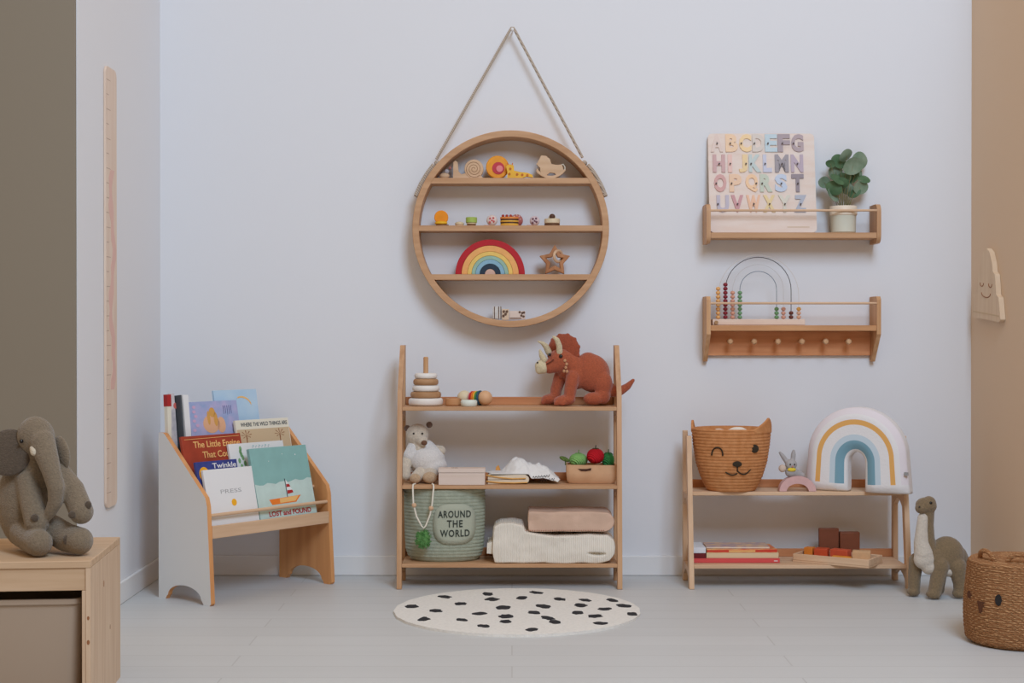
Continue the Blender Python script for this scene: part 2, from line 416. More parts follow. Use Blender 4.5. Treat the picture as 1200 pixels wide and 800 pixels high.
def book(label, tl, tr, u0, z0, lean, thick, cover, group='picture books in the corner rack', spine=None, width=None, cat='book', dz=0):
    lean = R(lean); s0, h0 = on_tier(*tl, u0, z0, lean); s1, h1 = on_tier(*tr, u0, z0, lean)
    s0 = max(s0, .0195)
    wd = width or (s1 - s0); h = (h0 + h1) / 2
    b = bpy.data.objects.new('picture_book', None); COL.objects.link(b); b.empty_display_size = .03
    tag(b, label, cat, group)
    b.matrix_world = Matrix.Translation(BO) @ Matrix.Rotation(BA, 4, 'Z') @ Matrix.Translation((s0, u0, z0)) @ Matrix.Rotation(-lean, 4, 'X')
    mb = MB(); c = .0022
    mb.box((0, 0, 0), (wd, c, h)); mb.box((0, thick - c, 0), (wd, thick, h)); mb.i = 1 if spine else 0; mb.box((0, c, 0), (c, thick - c, h))
    COVER[b.name] = mb.build('cover', [cover] + ([spine] if spine else []), b, bevel=.0006)
    MB().box((c, c, .003), (wd - .004, thick - c, h - .003)).build('pages', M_page, b)
    return b, wd, h
M_page = mat('book pages', (232, 226, 214), .9)
def pic(b, name, polys, m, y=-.0006):
    mb = MB()
    for pl in polys: mb.prism(pl, y, 0, 'y')
    return mb.build(name, m, COVER.get(b.name, b))
def ell(cx, cz, rx, rz, n=24, a0=0, a1=360):
    return [(cx + rx * math.cos(R(a0 + (a1 - a0) * i / n)), cz + rz * math.sin(R(a0 + (a1 - a0) * i / n))) for i in range(n + (0 if a1 - a0 >= 360 else 1))]

M_bw = mat('cover white', (232, 232, 232), .5); M_teal = mat('cover teal', (142, 188, 184), .45, var=.05, scale=14); M_sea = mat('picture pale sea', (200, 222, 216), .5, var=.05, scale=20)
M_red = mat('cover brick red', (176, 70, 48), .45, var=.12, scale=16); M_navy = mat('cover blue', (62, 74, 146), .45, var=.15, scale=25)
M_gold = mat('print gold', (238, 190, 120), .6); M_orange = mat('print orange', (236, 128, 48), .6); M_yel = mat('print yellow', (244, 178, 40), .6)
M_dred = mat('print red', (176, 44, 44), .6); M_grey = mat('print grey', (170, 170, 170), .6); M_dark = mat('print dark', (70, 76, 82), .6)
M_cream = mat('cover cream', (232, 226, 208), .5); M_green = mat('print leaf green', (130, 172, 120), .6); M_pteal = mat('print pale teal', (150, 200, 200), .6)
M_purple = mat('cover lilac picture', (186, 178, 214), .45, col2=(150, 168, 208), scale=22); M_sky = mat('cover sky blue', (172, 204, 230), .45, col2=(190, 214, 232), scale=10)
M_skin = mat('print peach', (226, 176, 140), .6); M_brownp = mat('print brown', (150, 96, 60), .6); M_sand = mat('print sand', (206, 182, 148), .6)

# front tier
b, wd, h = book('white picture book with a single orange dot, front left of the rack', (237.7, 551), (294.8, 546), .032, .25, 13, .012, M_bw)
text('title', 'PRESS', M_grey, b, (wd * .5, 0, h * .63), w=wd * .42, h=.014, fat=-.01)
pic(b, 'orange_dot', [ell(wd * .53, h * .44, .0115, .0125)], M_yel)
b, wd, h = book('teal picture book with an orange rowing boat, front right of the rack', (291.8, 527.5), (357.8, 519.5), .032, .25, 14, .015, M_teal)
sea = [(0.0008, .0008), (wd - .0008, .0008), (wd - .0008, h * .56)]
for i in range(15): u = 1 - i / 14; sea.append((.0008 + (wd - .0016) * u, h * (.52 + .03 * math.sin(i * 1.9) * .5 + .03 * u)))
pic(b, 'sea_picture', [sea], M_sea, -.0004)
bz = h * .30; bx = wd * .46
pic(b, 'boat_picture', [[(bx - wd * .26, bz + .006), (bx - wd * .22, bz - .014), (bx + wd * .20, bz - .012), (bx + wd * .30, bz + .012)]], M_orange, -.001)
pic(b, 'boat_stripe', [[(bx - wd * .08, bz + .006), (bx + wd * .26, bz + .011), (bx + wd * .19, bz - .008), (bx - wd * .08, bz - .010)]], M_gold, -.0014)
pic(b, 'mast_picture', [[(bx + .016, bz + .008), (bx + .019, bz + .008), (bx + .019, bz + .078), (bx + .016, bz + .078)]], M_dark, -.0012)
pic(b, 'sail_picture', [[(bx + .021, bz + .02), (bx + .05, bz + .024), (bx + .046, bz + .034), (bx + .021, bz + .034)], [(bx + .021, bz + .045), (bx + .040, bz + .047), (bx + .034, bz + .057), (bx + .021, bz + .057)]], M_dred, -.001)
pic(b, 'sail_stripe', [[(bx + .021, bz + .034), (bx + .046, bz + .034), (bx + .040, bz + .046), (bx + .021, bz + .046)], [(bx + .021, bz + .057), (bx + .034, bz + .057), (bx + .021, bz + .074)]], M_bw, -.001)
text('title', 'LOST and FOUND', M_dred, b, (wd * .53, 0, h * .135), w=wd * .74, h=.019, fat=.03, depth=.001)
text('author_line', 'OLIVER JEFFERS', M_dark, b, (wd * .53, 0, h * .045), w=wd * .42, h=.006, depth=.001)
for q in (ell(wd * .78, h * .88, .0025, .0025, 8), ell(wd * .3, h * .82, .0015, .0015, 8), ell(wd * .55, h * .9, .0015, .0015, 8)): pic(b, 'star_picture', [q], M_bw)
# between
b, wd, h = book('small blue board book behind the white dot book', (223.0, 542.5), (277, 537.5), .052, .25, 13, .012, M_navy)
text('title', 'Twinkle', M_bw, b, (wd * .68, 0, h - .018), w=wd * .58, h=.019, fat=.01)
pic(b, 'moon_picture', [ell(.032, h - .045, .022, .026)], M_yel)
b, wd, h = book('white picture book with green leaf prints behind the teal book', (267.5, 522), (331, 514.5), .104, .299, 14, .01, M_bw)
for i in range(6):      # pale lettering too faint to read
    x = wd * .42 + i * .015
    pic(b, 'faint_lettering', [[(x, h - .020), (x + .0022, h - .020), (x + .0030, h - .009 - .003 * (i % 2)), (x + .0090, h - .012), (x + .0085, h - .0145), (x + .0035, h - .0125)]], M_pteal)
pic(b, 'leaf_picture', [ell(wd * .2 + .010 * math.cos(i * 2.4) * i * .3, h - .02 - .011 * i, .006, .010, 12) for i in range(8)], M_green)
# second tier
b, wd, h = book('brick red picture book with gold lettering in the second tier', (205.5, 513.5), (281, 506), .118, .2995, 14, .012, M_red)
text('title', 'The Little Engine\nThat Could', M_gold, b, (wd * .575, 0, h - .052), w=wd * .79, h=.062, fat=.01, line=1.15)
pic(b, 'title_rule', [[(.012, h - .013), (wd - .008, h - .010), (wd - .008, h - .0085), (.012, h - .0115)]], M_gold)
# back tiers
b, wd, h = book('cream picture book with dark capital title and palm trees, at the right of the rack', (275.5, 494), (337, 488), .172, .359, 12, .012, M_cream)
text('title', 'WHERE THE WILD THINGS ARE', M_dark, b, (wd * .53, 0, h - .018), w=wd * .88, h=.015, fat=.01)
pic(b, 'picture_panel', [[(.003, .01), (wd - .003, .01), (wd - .003, h - .036), (.003, h - .036)]], M_sand, -.0004)
for cx in (.045, wd * .8):
    pl = []
    for a in range(0, 360, 45): pl.append([(cx, h - .06), (cx + .026 * math.cos(R(a)), h - .056 + .017 * math.sin(R(a))), (cx + .024 * math.cos(R(a + 10)), h - .056 + .016 * math.sin(R(a + 10)))])
    pl.append([(cx - .002, h - .06), (cx + .002, h - .06), (cx + .004, .03), (cx - .003, .03)])
    pic(b, 'palm_picture', pl, M_brownp, -.0008)
b, wd, h = book('lilac picture book with a golden haired picture, behind the red book', (219.5, 470.5), (277, 469.5), .198, .359, 12, .012, M_purple)
pic(b, 'dress_picture', [ell(wd * .42, h - .085, .038, .034), ell(wd * .62, h - .09, .020, .03)], M_skin)
pic(b, 'hair_picture', [ell(wd * .46, h - .042, .014, .018), ell(wd * .52, h - .068, .009, .026), ell(wd * .38, h - .062, .007, .026)], mat('print blond', (214, 160, 84), .6), -.0009)
pic(b, 'flower_picture', [ell(.025 + .012 * math.sin(i * 3.3), h - .02 - i * .017, .008, .006, 10) for i in range(6)], mat('print pink', (206, 170, 200), .6), -.0007)
pic(b, 'title_scribble', [[(wd * .70 + i * .009, h - .05 + .006 * math.sin(i * 2)), (wd * .705 + i * .009, h - .05), (wd * .71 + i * .009, h - .020), (wd * .70 + i * .009, h - .018)] for i in range(5)], mat('print indigo', (92, 92, 140), .6), -.0009)
b, wd, h = book('pale sky blue picture book at the very back of the rack', (250, 458), (300, 455.5), .224, .358, 10, .01, M_sky)
arc = ell(wd * .62, h - .07, .05, .045, 14, 20, 110); arc += [(x * 1.0 - .002, z - .006) for x, z in arc[::-1]]
pic(b, 'arc_picture', [arc], M_gold)
# thin books leaning at the left end
M_pic = mat('cover pale sketch', (224, 216, 214), .5, col2=(178, 176, 184), scale=26)
b, wd, h = book('thin cream book with a red spine end, leftmost in the rack', (188.3, 463), (194.5, 462.5), .246, .3575, 3, .02, M_cream, width=.016)
MB().box((-.0008, -.0008, h - .042), (wd + .0008, .0208, h + .0008)).build('red_spine_end', M_dred, b)
b, wd, h = book('white book with a faint grey drawing beside the red tipped book', (198.2, 461.5), (204.2, 460.5), .232, .3575, 6, .008, M_pic)
pic(b, 'red_dot_picture', [ell(.024, h - .045, .009, .011, 10)], mat('print coral', (214, 110, 100), .6))
b, wd, h = book('thin black book standing edge on beside the grey sketch book', (211, 463), (212.6, 462.7), .205, .363, 6, .052, M_dark, width=.0065)
b, wd, h = book('plain white book standing edge on between the black and lilac books', (214.2, 463), (220.5, 462.6), .207, .364, 7, .050, M_bw)

# ------------------------------------------------------------------ growth chart
t = thing('growth_chart', 'tall narrow wooden growth chart hung on the left white wall', 'growth chart', (LW, 0, 0))
y0, y1 = LW * F / (121.5 - 600), LW * F / (134 - 600)
za, zb = zat(600, y0) + .012, zat(76, y0)
poly = []
for (cy, cz, a0) in ((y1 - .025, zb - .025, 0), (y0 + .025, zb - .025, 90), (y0 + .025, za + .025, 180), (y1 - .025, za + .025, 270)):
    for i in range(7): a = R(a0 + i * 15); poly.append((cy + .025 * math.cos(a), cz + .025 * math.sin(a)))
MB().prism(poly, .001, .009, 'x').build('board', wood('chart ply', (228, 208, 190), (220, 196, 176), 'z'), t, bevel=.001)
mb = MB()
for i in range(29):
    z = za + .05 + i * .05; l = .05 if i % 2 == 0 else .03
    mb.box((.0085, y0 + .004, z), (.0094, y0 + .004 + l, z + .0022))
mb.build('scale_marks', mat('print faded brown', (186, 160, 144), .7), t)
mb = MB()
pl_ = [(y0 + .075 + .02 * math.sin(i * .5) + .022 + .010 * math.sin(i * 1.3), za + .40 + i * .03) for i in range(26)] + [(y0 + .075 + .02 * math.sin(i * .5) - .022 - .010 * math.sin(i * 1.9), za + .40 + i * .03) for i in range(25, -1, -1)]
mb.prism(pl_, .0085, .0096, 'x')
mb.build('pink_print', mat('print dusty pink', (222, 184, 172), .7), t)

# ------------------------------------------------------------------ wooden figure on the beige wall
t = thing('wall_ornament', 'pale wooden tiered ornament with a smiling face on the beige wall', 'wall ornament', (RW, 0, 0))
ya, yb_ = RW * F / (1179 - 600), RW * F / (1145.5 - 600)      # near, far
yc = (ya + yb_) / 2; kz = 5.73 / F; zc = zat(334, yc)
hw = (yb_ - ya) / 2
out = [(1.0, -36), (.93, -24), (.86, -12), (.70, -10), (.66, 2), (.60, 13), (.46, 16), (.40, 26), (.22, 37), (.0, 42), (-.22, 38), (-.40, 26), (-.46, 16), (-.60, 13), (-.66, 2), (-.70, -9), (-.86, -12), (-.93, -24), (-1.0, -36), (-.9, -39), (.9, -39)]
tilt = R(4.2)
def orn(u, v):
    y = u * hw; z = v * kz
    return (yc + y * math.cos(tilt) - z * math.sin(tilt) * .2, zc + z * math.cos(tilt) + y * math.sin(tilt))
MB().prism([orn(u, v) for u, v in out], -.020, -.001, 'x').build('body', wood('ornament ply', (226, 204, 176), (216, 190, 160), 'z'), t, bevel=.003)
mb = MB()
for s in (-1, 1):
    mb.tube([(-.0205,) + orn(.30 * s + .12 * math.cos(a), 2 - 4 * math.sin(a)) for a in [R(i * 20) for i in range(0, 10)]], .0016, 6)
mb.tube([(-.0205,) + orn(.32 * math.cos(a), -9 - 5 * math.sin(a)) for a in [R(i * 18) for i in range(0, 11)]], .0016, 6)
mb.build('face', M_brownp, t)
mb = MB(); mb.prism([orn(u, v) for u, v in [(-.92, -33), (.92, -33), (.92, -31.6), (-.92, -31.6)]], -.0208, -.0195, 'x').build('engraved_line', M_sand, t)

# ------------------------------------------------------------------ pine cabinet with a bin
CZ = .387; CO = Vector((-1.042, 3.643, 0)); CA = R(5.4)
t = thing('toy_cabinet', 'low pine toy cabinet with an open front at the lower left', 'cabinet', CO, CA)
cw, cd = .46, .429
MB().box((-cw, 0, CZ - .018), (0, cd, CZ)).build('top_board', CAB_x, t, bevel=.002)
mb = MB().box((-.012, .0, 0), (0, cd, CZ - .018)); mb.i = 1
for (z, r) in ((.245, .005), (.185, .006)): mb.prism(ell(-.006, z, r * .6, r, 12), -.0006, .0005, 'y')
for (y, z, r) in ((.18, .30, .004), (.27, .17, .003)): mb.prism(ell(y, z, r, r * 2.2, 12), -.0005, .0005, 'x')
mb.build('side_panel', [CAB_z, mat('pine knot', (150, 100, 66), .6)], t)
MB().box((-cw, .0, 0), (-cw + .012, cd, CZ - .018)).build('side_panel', CAB_z, t, bevel=.002)
MB().box((-cw + .012, .004, CZ - .074), (-.012, .022, CZ - .018)).build('front_rail', CAB_x, t, bevel=.002)
MB().box((-.022, .002, 0), (-.012, .03, CZ - .074)).build('front_stile', CAB_z, t, bevel=.0015)
MB().box((-cw + .012, .002, 0), (-cw + .022, .03, CZ - .074)).build('front_stile', CAB_z, t, bevel=.0015)
MB().box((-cw + .012, cd - .01, 0), (-.012, cd, CZ - .018)).build('back_panel', CAB_x, t)
MB().box((-cw + .012, .02, .03), (-.012, cd - .01, .045)).build('bottom_board', CAB_x, t)
M_bin = mat('greyish beige plastic', (168, 150, 132), .4, spec=.4)
x0, x1 = -cw + .026, -.026
b = thing('storage_bin', 'greyish beige plastic storage bin inside the pine cabinet', 'storage bin', CO + Matrix.Rotation(CA, 3, 'Z') @ Vector(((x0 + x1) / 2, 0, .045)), CA)
hx = (x1 - x0) / 2; bh = .243
def rr(hx_, y0, y1, r, n=5):
    out = []
    for (cx, cy, a0) in ((hx_ - r, y1 - r, 0), (-hx_ + r, y1 - r, 90), (-hx_ + r, y0 + r, 180), (hx_ - r, y0 + r, 270)):
        for i in range(n + 1): a = R(a0 + i * 90 / n); out.append((cx + r * math.cos(a), cy + r * math.sin(a)))
    return out
loops = [(rr(hx - .022, .05, .36, .03), .004), (rr(hx - .014, .042, .368, .035), .0), (rr(hx - .010, .038, .372, .035), .012), (rr(hx - .003, .030, .38, .03), bh - .014), (rr(hx - .006, .034, .376, .028), bh - .016), (rr(hx - .018, .048, .362, .03), .012)]
loops = [loops[1], loops[2], loops[3], loops[4], loops[5]]
vs = []; fs = []; n = len(loops[0][0])
for pl, z in loops: vs += [(x, y, z) for x, y in pl]
for j in range(len(loops) - 1):
    for i in range(n): k = (i + 1) % n; fs.append((j * n + i, j * n + k, (j + 1) * n + k, (j + 1) * n + i))
fs.append(tuple(range(n))); fs.append(tuple(range((len(loops) - 1) * n, len(loops) * n)))
MB().add(vs, fs).build('bin_body', M_bin, b)
o_, i_ = rr(hx, .024, .384, .03), rr(hx - .010, .036, .372, .026)
vs = [(x, y, bh - .014) for x, y in o_] + [(x, y, bh) for x, y in o_] + [(x, y, bh) for x, y in i_] + [(x, y, bh - .014) for x, y in i_]; fs = []
for i in range(n):
    k = (i + 1) % n
    for a in range(4): c = (a + 1) % 4; fs.append((a * n + i, a * n + k, c * n + k, c * n + i))
MB().add(vs, fs).build('bin_rim', M_bin, b, bevel=.002)

# ------------------------------------------------------------------ rug
rc = Vector((xat(606, 5.017), 5.017, 0)); rr_ = .418
mb = MB(); n = 96
out = [(rr_ * (1 + .004 * math.sin(i * 1.7)) * math.cos(2 * PI * i / n), rr_ * (1 + .004 * math.sin(i * 2.3)) * math.sin(2 * PI * i / n)) for i in range(n)]
mb.prism(out, 0, .009, 'z'); mb.i = 1
rnd.seed(11)
for (cx, cy) in [(240, 578), (100, 618), (200, 637), (152, 673), (308, 607), (423, 566), (442, 588), (313, 676), (393, 649), (405, 702), (488, 624), (500, 661), (500, 683), (568, 583), (632, 560), (610, 718), (622, 645), (660, 618), (680, 668), (708, 685), (730, 588), (820, 614), (840, 592), (808, 645), (880, 660), (902, 691), (922, 630), (953, 592), (1005, 616), (1040, 651)]:
    q = floor_at(455 + cx / 3.637, 540 + cy / 3.637, .01) - rc
    ra, rb = rnd.uniform(.017, .025), rnd.uniform(.024, .036); ph = rnd.uniform(-.6, .6)
    pl = []
    for i in range(14):
        a = 2 * PI * i / 14; s = 1 + rnd.uniform(-.22, .22); x, y = ra * s * math.cos(a), rb * s * math.sin(a)
        pl.append((q.x + x * math.cos(ph) - y * math.sin(ph), q.y + x * math.sin(ph) + y * math.cos(ph)))
    mb.prism(pl, .008, .0105, 'z')
rug = mb.build('round_rug', [mat('rug pile', (232, 230, 224), .95, bump=.6, bscale=120, var=.04, scale=90), mat('rug spot', (46, 46, 50), .95, bump=.6, bscale=120)], None, rc, bevel=.002)
tag(rug, 'round white rug with black spots on the floor before the tall shelf unit', 'rug')
# ------------------------------------------------------------------ small helpers for toys
def circ(t, px, py, d, r, m, name, parent, ry=None):
    return MB().sphere(t.p(px, py, d), (r * t.k, (ry or r) * t.k, r * t.k)).build(name, m, parent)
def turn(prof, c, m, name, parent, axis='z', n=32, bevel=0, ys=1.0):
    return MB().lathe(prof, c, n, ys, axis).build(name, m, parent, bevel=bevel)
def disc(r, h, e=.0015): return [(r - e, 0), (r, e), (r, h - e), (r - e, h)]
def outline(t, pts, d0, d1, m, name, parent, bevel=.0012):
    return MB().prism([t.q(*p) for p in pts], d0 * t.k, d1 * t.k, 'y').build(name, m, parent, bevel=bevel)
def paint(name, col, rough=.5): return mat('paint ' + name, col, rough, var=.05, scale=40)
HY = 5.705
def hz(py): return zat(py, 5.66)
H1, H2, H3 = hz(208.3), hz(264.0), hz(321.2)
def tt(name, label, cat, px, pyb, Y, z, group=None, rz=0):
    t = T(px, pyb, Y, z); return t, thing(name, label, cat, t.loc, rz, group)

# ---- top board of the hoop
G1 = 'toys on the top board of the round shelf'
t, o = tt('wooden_snail', 'pale wooden snail shaped toy with a spiral shell, left on the top hoop board', 'toy', 544, 207.5, HY, H1, G1)
outline(t, [(531, 207.5), (531.5, 188), (534, 186.5), (536.5, 188.5), (537.5, 199), (541, 202.5), (546, 201), (551, 202), (560, 202), (565, 205), (566, 207.5)], -3, 3, M_toyw, 'foot', o)
MB().lathe(disc(11.2 * t.k, 7 * t.k), t.p(555.5, 196.3, 3.5), 32, axis='y').build('shell', M_toyw, o, bevel=.001)
sp = [t.p(555.5 + (1 + i * .21) * math.cos(i * .42), 196.3 - (1 + i * .21) * math.sin(i * .42), -3.4) for i in range(44)]
MB().tube(sp, .0012, 6).build('spiral_groove', mat('burnt wood line', (150, 108, 76), .7), o)
t, o = tt('wooden_bird', 'tiny pink and grey wooden toy half behind the left hoop rim', 'toy', 515, 207.5, HY, H1, G1)
o.location.x += 4 * t.k
MB().sphere(t.p(517, 204, 0), (6 * t.k, 3.4 * t.k, 3.6 * t.k)).build('body', M_toyw, o)
circ(t, 519.5, 199, 0, 3, mat('paint soft grey', (176, 172, 176), .6), 'head', o)
MB().lathe([(.0001, 0), (2 * t.k, 1.5 * t.k), (.0001, 5 * t.k)], t.p(523.5, 197, 0), 12).build('crest', paint('dusty rose', (186, 120, 110)), o)
t, o = tt('wooden_lion_disc', 'round orange wooden toy with a pink and red centre on the top hoop board', 'toy', 583, 207.5, HY, H1, G1)
MB().lathe(disc(13.4 * t.k, 9 * t.k, .003), t.p(583, 194.1, 5), 40, axis='y').build('disc', paint('bright orange', (238, 160, 50)), o)
MB().lathe(disc(7.2 * t.k, 1 * t.k, .0008), t.p(584, 195.5, -3.6), 28, axis='y').build('centre_ring', paint('magenta red', (198, 62, 74)), o)
MB().lathe(disc(4 * t.k, 1.4 * t.k, .0008), t.p(585.5, 196.2, -4.2), 20, axis='y').build('centre_dot', paint('pink', (236, 140, 140)), o)
t, o = tt('wooden_giraffe', 'yellow wooden giraffe toy lying down beside the orange disc', 'toy', 608, 207.5, HY - .028, H1, G1)
outline(t, [(594.5, 207.5), (594.5, 200), (593, 194), (597, 191.5), (602, 193), (602.5, 199), (609, 200.5), (618, 201.5), (624, 204), (624.5, 207), (617, 206), (612, 207.5)], -3, 2.5, paint('giraffe yellow', (238, 184, 62)), 'body', o)
MB().tube([t.p(596, 192.5, -.5), t.p(594.5, 189.8, -.5)], .002, 8).build('horn', paint('orange horn', (226, 120, 40)), o)
MB().tube([t.p(600, 193, -.5), t.p(600.7, 190, -.5)], .002, 8).build('horn', paint('orange horn', (226, 120, 40)), o)
mb = MB()
for x, y in ((598, 197), (606, 203.5), (612, 204), (618, 204.5), (597, 203)): mb.lathe(disc(1.5 * t.k, .8 * t.k, .0002), t.p(x, y, -2.8), 10, axis='y')
mb.build('spots', paint('giraffe brown', (196, 110, 40)), o)
t, o = tt('wooden_rocking_horse', 'pale wooden rocking horse toy at the right of the top hoop board', 'toy', 645, 207.5, HY, H1, G1)
outline(t, [(633, 199), (633, 195), (628.5, 190.5), (632, 185), (634, 180.5), (640, 181), (644.5, 185), (646, 190.5), (652, 191.5), (658, 191), (660, 196), (657, 203), (652, 204), (650, 201), (644, 200.5), (640, 204), (636, 203)], -3.5, 3.5, M_toyw, 'horse', o)
rk = [(645 + 22 * math.cos(R(a)), 183.5 + 23.8 * math.sin(R(a))) for a in range(35, 146, 8)]
rk += [(645 + 19.5 * math.cos(R(a)), 183.3 + 21 * math.sin(R(a))) for a in range(145, 34, -8)]
for d in (-4.5, 3.0): outline(t, rk, d, d + 1.5, M_toyw, 'rocker', o, .0004)
MB().tube([t.p(656, 192, 0), t.p(660, 190.5, 0), t.p(662, 194, 0), t.p(661.5, 199, 0)], .0025, 8).build('tail', M_cream, o)

# ---- second board
G2 = 'wooden play food on the second board of the round shelf'
def lay(t, o, px, py, layers, r, name='layer', ys=1.0):
    """stack of turned layers from py upwards: (height px, radius factor, material, name)"""
    y = py
    for (h, f, m, nm) in layers:
        MB().lathe(disc(r * f * t.k, h * t.k, min(.0018, h * t.k * .3)), t.p(px, y, 0), 28, ys).build(nm, m, o); y -= h
t, o = tt('wooden_egg_toy', 'yellow and orange round wooden toy at the far left of the second hoop board', 'toy food', 517, 263, HY, H2, G2)
MB().lathe(disc(8.2 * t.k, 4.5 * t.k, .002), t.p(517.2, 253, 2), 28, axis='y').build('orange_disc', paint('orange', (242, 150, 30)), o)
MB().sphere(t.p(517, 259.6, -1), (7.6 * t.k, 5 * t.k, 2.6 * t.k)).build('yellow_base', paint('sun yellow', (240, 186, 44)), o)
MB().lathe(disc(7.5 * t.k, 1.6 * t.k, .0008), t.p(518.5, 263, -1), 24, ys=.7).build('brown_foot', paint('brown', (120, 76, 44)), o)
t, o = tt('wooden_bun', 'small cream wooden bun beside the green wooden toy on the second hoop board', 'toy food', 538.5, 263.2, HY, H2, G2)
MB().sphere(t.p(538.5, 260.6, 0), (5.5 * t.k, 5.5 * t.k, 2.6 * t.k)).build('bun', paint('cream', (224, 206, 170)), o)
MB().lathe(disc(5 * t.k, 1.2 * t.k, .0006), t.p(538.5, 263.2, 0), 24).build('base', M_toyw, o)
t, o = tt('wooden_macaron', 'light green wooden layered toy on the second hoop board', 'toy food', 552.5, 263.2, HY, H2, G2)
lay(t, o, 552.5, 263.2, [(2, .8, paint('brown', (120, 76, 44)), 'base'), (1.8, .9, paint('cream', (224, 206, 170)), 'filling'), (6.4, 1, paint('light green', (172, 196, 96)), 'top')], 6.6)
for nm, lab, px, r, c1, c2 in (('wooden_flower_bead', 'pink and white dotted wooden piece left of the layered burger toy', 576.5, 6.4, (232, 214, 206), (206, 104, 100)), ('wooden_dotted_bead', 'pale lilac wooden piece with dark dots right of the layered burger toy', 626.5, 5.8, (226, 204, 206), (120, 84, 96))):
    t, o = tt(nm, lab, 'toy food', px, 263.4, HY - .005, H2, G2)
    circ(t, px, 263.4 - r * 1.01, 0, r, paint(nm, c1), 'body', o, 4.5)
    mb = MB()
    for dx, dy in ((-2, -2.4), (2, 1), (-2.4, 2), (1.6, -2.8), (0, -.2)): mb.sphere(t.p(px + dx, 263.4 - r * .95 + dy, -4.0), (1.4 * t.k, .8 * t.k, 1.4 * t.k), u=10, w=6)
    mb.build('dots', paint(nm + ' dots', c2), o)
    MB().lathe(disc(4 * t.k, .9 * t.k, .0004), t.p(px - 5.5, 263.4, 0), 14).build('petal', paint(nm + ' petal', (206, 150, 140)), o)
t, o = tt('wooden_burger', 'layered yellow and dark wooden burger toy with red top, middle of the second hoop board', 'toy food', 597, 263.5, HY - .005, H2, G2)
yl, bk = paint('bun yellow', (232, 176, 70)), paint('patty dark', (84, 54, 36))
lay(t, o, 597, 263.5, [(2.8, .96, yl, 'bun'), (1.6, .98, bk, 'patty'), (1.8, 1, yl, 'cheese'), (1.8, .98, bk, 'patty'), (2.4, 1, paint('bun orange', (226, 140, 70)), 'bun_lid')], 11, ys=.62)
for x in (589.5, 594, 598.5): circ(t, x, 252, -2, 1.8, paint('berry red', (170, 56, 44)), 'berry', o)
t, o = tt('wooden_strawberry', 'dull pink round wooden ball behind the layered burger toy', 'toy food', 605.5, 263.5, HY + .0425, H2, G2)
circ(t, 605.5, 256.2, 0, 7.4, paint('dull pink', (196, 112, 104)), 'ball', o)
mb = MB()
for i in range(8): a = i * PI / 4; mb.sphere(t.p(605.5 + 4.2 * math.cos(a), 255 - 4.6 * math.sin(a), -5), 1.0 * t.k, u=8, w=6)
mb.build('seeds', paint('seed pale', (232, 206, 190)), o)
t, o = tt('wooden_cake', 'cream and brown wooden cake with a dark ball, on the second hoop board', 'toy food', 647, 264, HY, H2, G2)
lay(t, o, 647, 264, [(3, .98, paint('cake brown', (110, 76, 52)), 'base'), (5.4, 1, paint('cake cream', (226, 208, 176)), 'cream_layer')], 9.2)
circ(t, 647, 253.4, -4.6, 3.4, paint('cocoa', (88, 58, 42)), 'cherry', o); circ(t, 647, 254.4, 0, 4.4, M_cream, 'icing', o, 5)

# ---- third board: nesting rainbow and star
RC = T(574.5, 321, HY, H3)
cols = [(40.5, 33.5, (186, 34, 44), 'deep red'), (33.3, 26.6, (240, 176, 106), 'apricot'), (26.4, 21.6, (238, 200, 110), 'yellow'), (21.4, 17.2, (156, 190, 172), 'sage green'), (17.0, 12.2, (140, 182, 204), 'light blue'), (12.0, 6.2, (40, 58, 76), 'navy'), (6.0, 0, (214, 180, 164), 'pale pink')]
for i, (ro, ri, c, nm) in enumerate(cols):
    o = thing('rainbow_arch', nm + ' wooden arch of the nesting rainbow on the third hoop board' + (', outermost' if i == 0 else (', innermost' if i == 6 else '')), 'nesting arch', RC.loc + Vector((0, -.028, 0)), 0, 'nesting rainbow arches')
    m = paint('arch ' + nm, c)
    if ri: mbb = MB().band(ri * RC.k, ro * RC.k, 0, .056, 0, 180, 40)
    else: mbb = MB().prism([(ro * RC.k * math.cos(R(a)), ro * RC.k * math.sin(R(a))) for a in range(0, 181, 9)], 0, .056, 'y')
    a_ = mbb.build('arch', m, o, bevel=.0012)
t, o = tt('wooden_star', 'hollow brown wooden star toy with a pale ring on the third hoop board', 'toy', 650, 322.2, HY, H3)
mb = MB(); n = 10
so = [(650 + (19 if i % 2 == 0 else 10.5) * math.sin(i * PI / 5), 306.5 - (19 if i % 2 == 0 else 10.5) * math.cos(i * PI / 5)) for i in range(10)]
si = [(650 + (10.5 if i % 2 == 0 else 5.4) * math.sin(i * PI / 5), 306.5 - (10.5 if i % 2 == 0 else 5.4) * math.cos(i * PI / 5)) for i in range(10)]
vs = [];
for d in (-5, 5):
    for p in so: vs.append(t.p(p[0], p[1], d))
    for p in si: vs.append(t.p(p[0], p[1], d))
fs = []
for i in range(10):
    k = (i + 1) % 10
    fs += [(i, k, 10 + k, 10 + i), (20 + i, 30 + i, 30 + k, 20 + k), (i, 20 + i, 20 + k, k), (10 + i, 10 + k, 30 + k, 30 + i)]
mb.add(vs, fs).build('star', wood('star wood', (184, 130, 90), (160, 106, 68), 'z'), o, bevel=.003, seg=3)
MB().tube([t.p(654 + 5 * math.cos(a), 301 + 6.5 * math.sin(a), -2 + 6 * math.cos(a)) for a in [i * PI / 8 for i in range(16)]], .006, 10, True).build('ring', B_x, o)
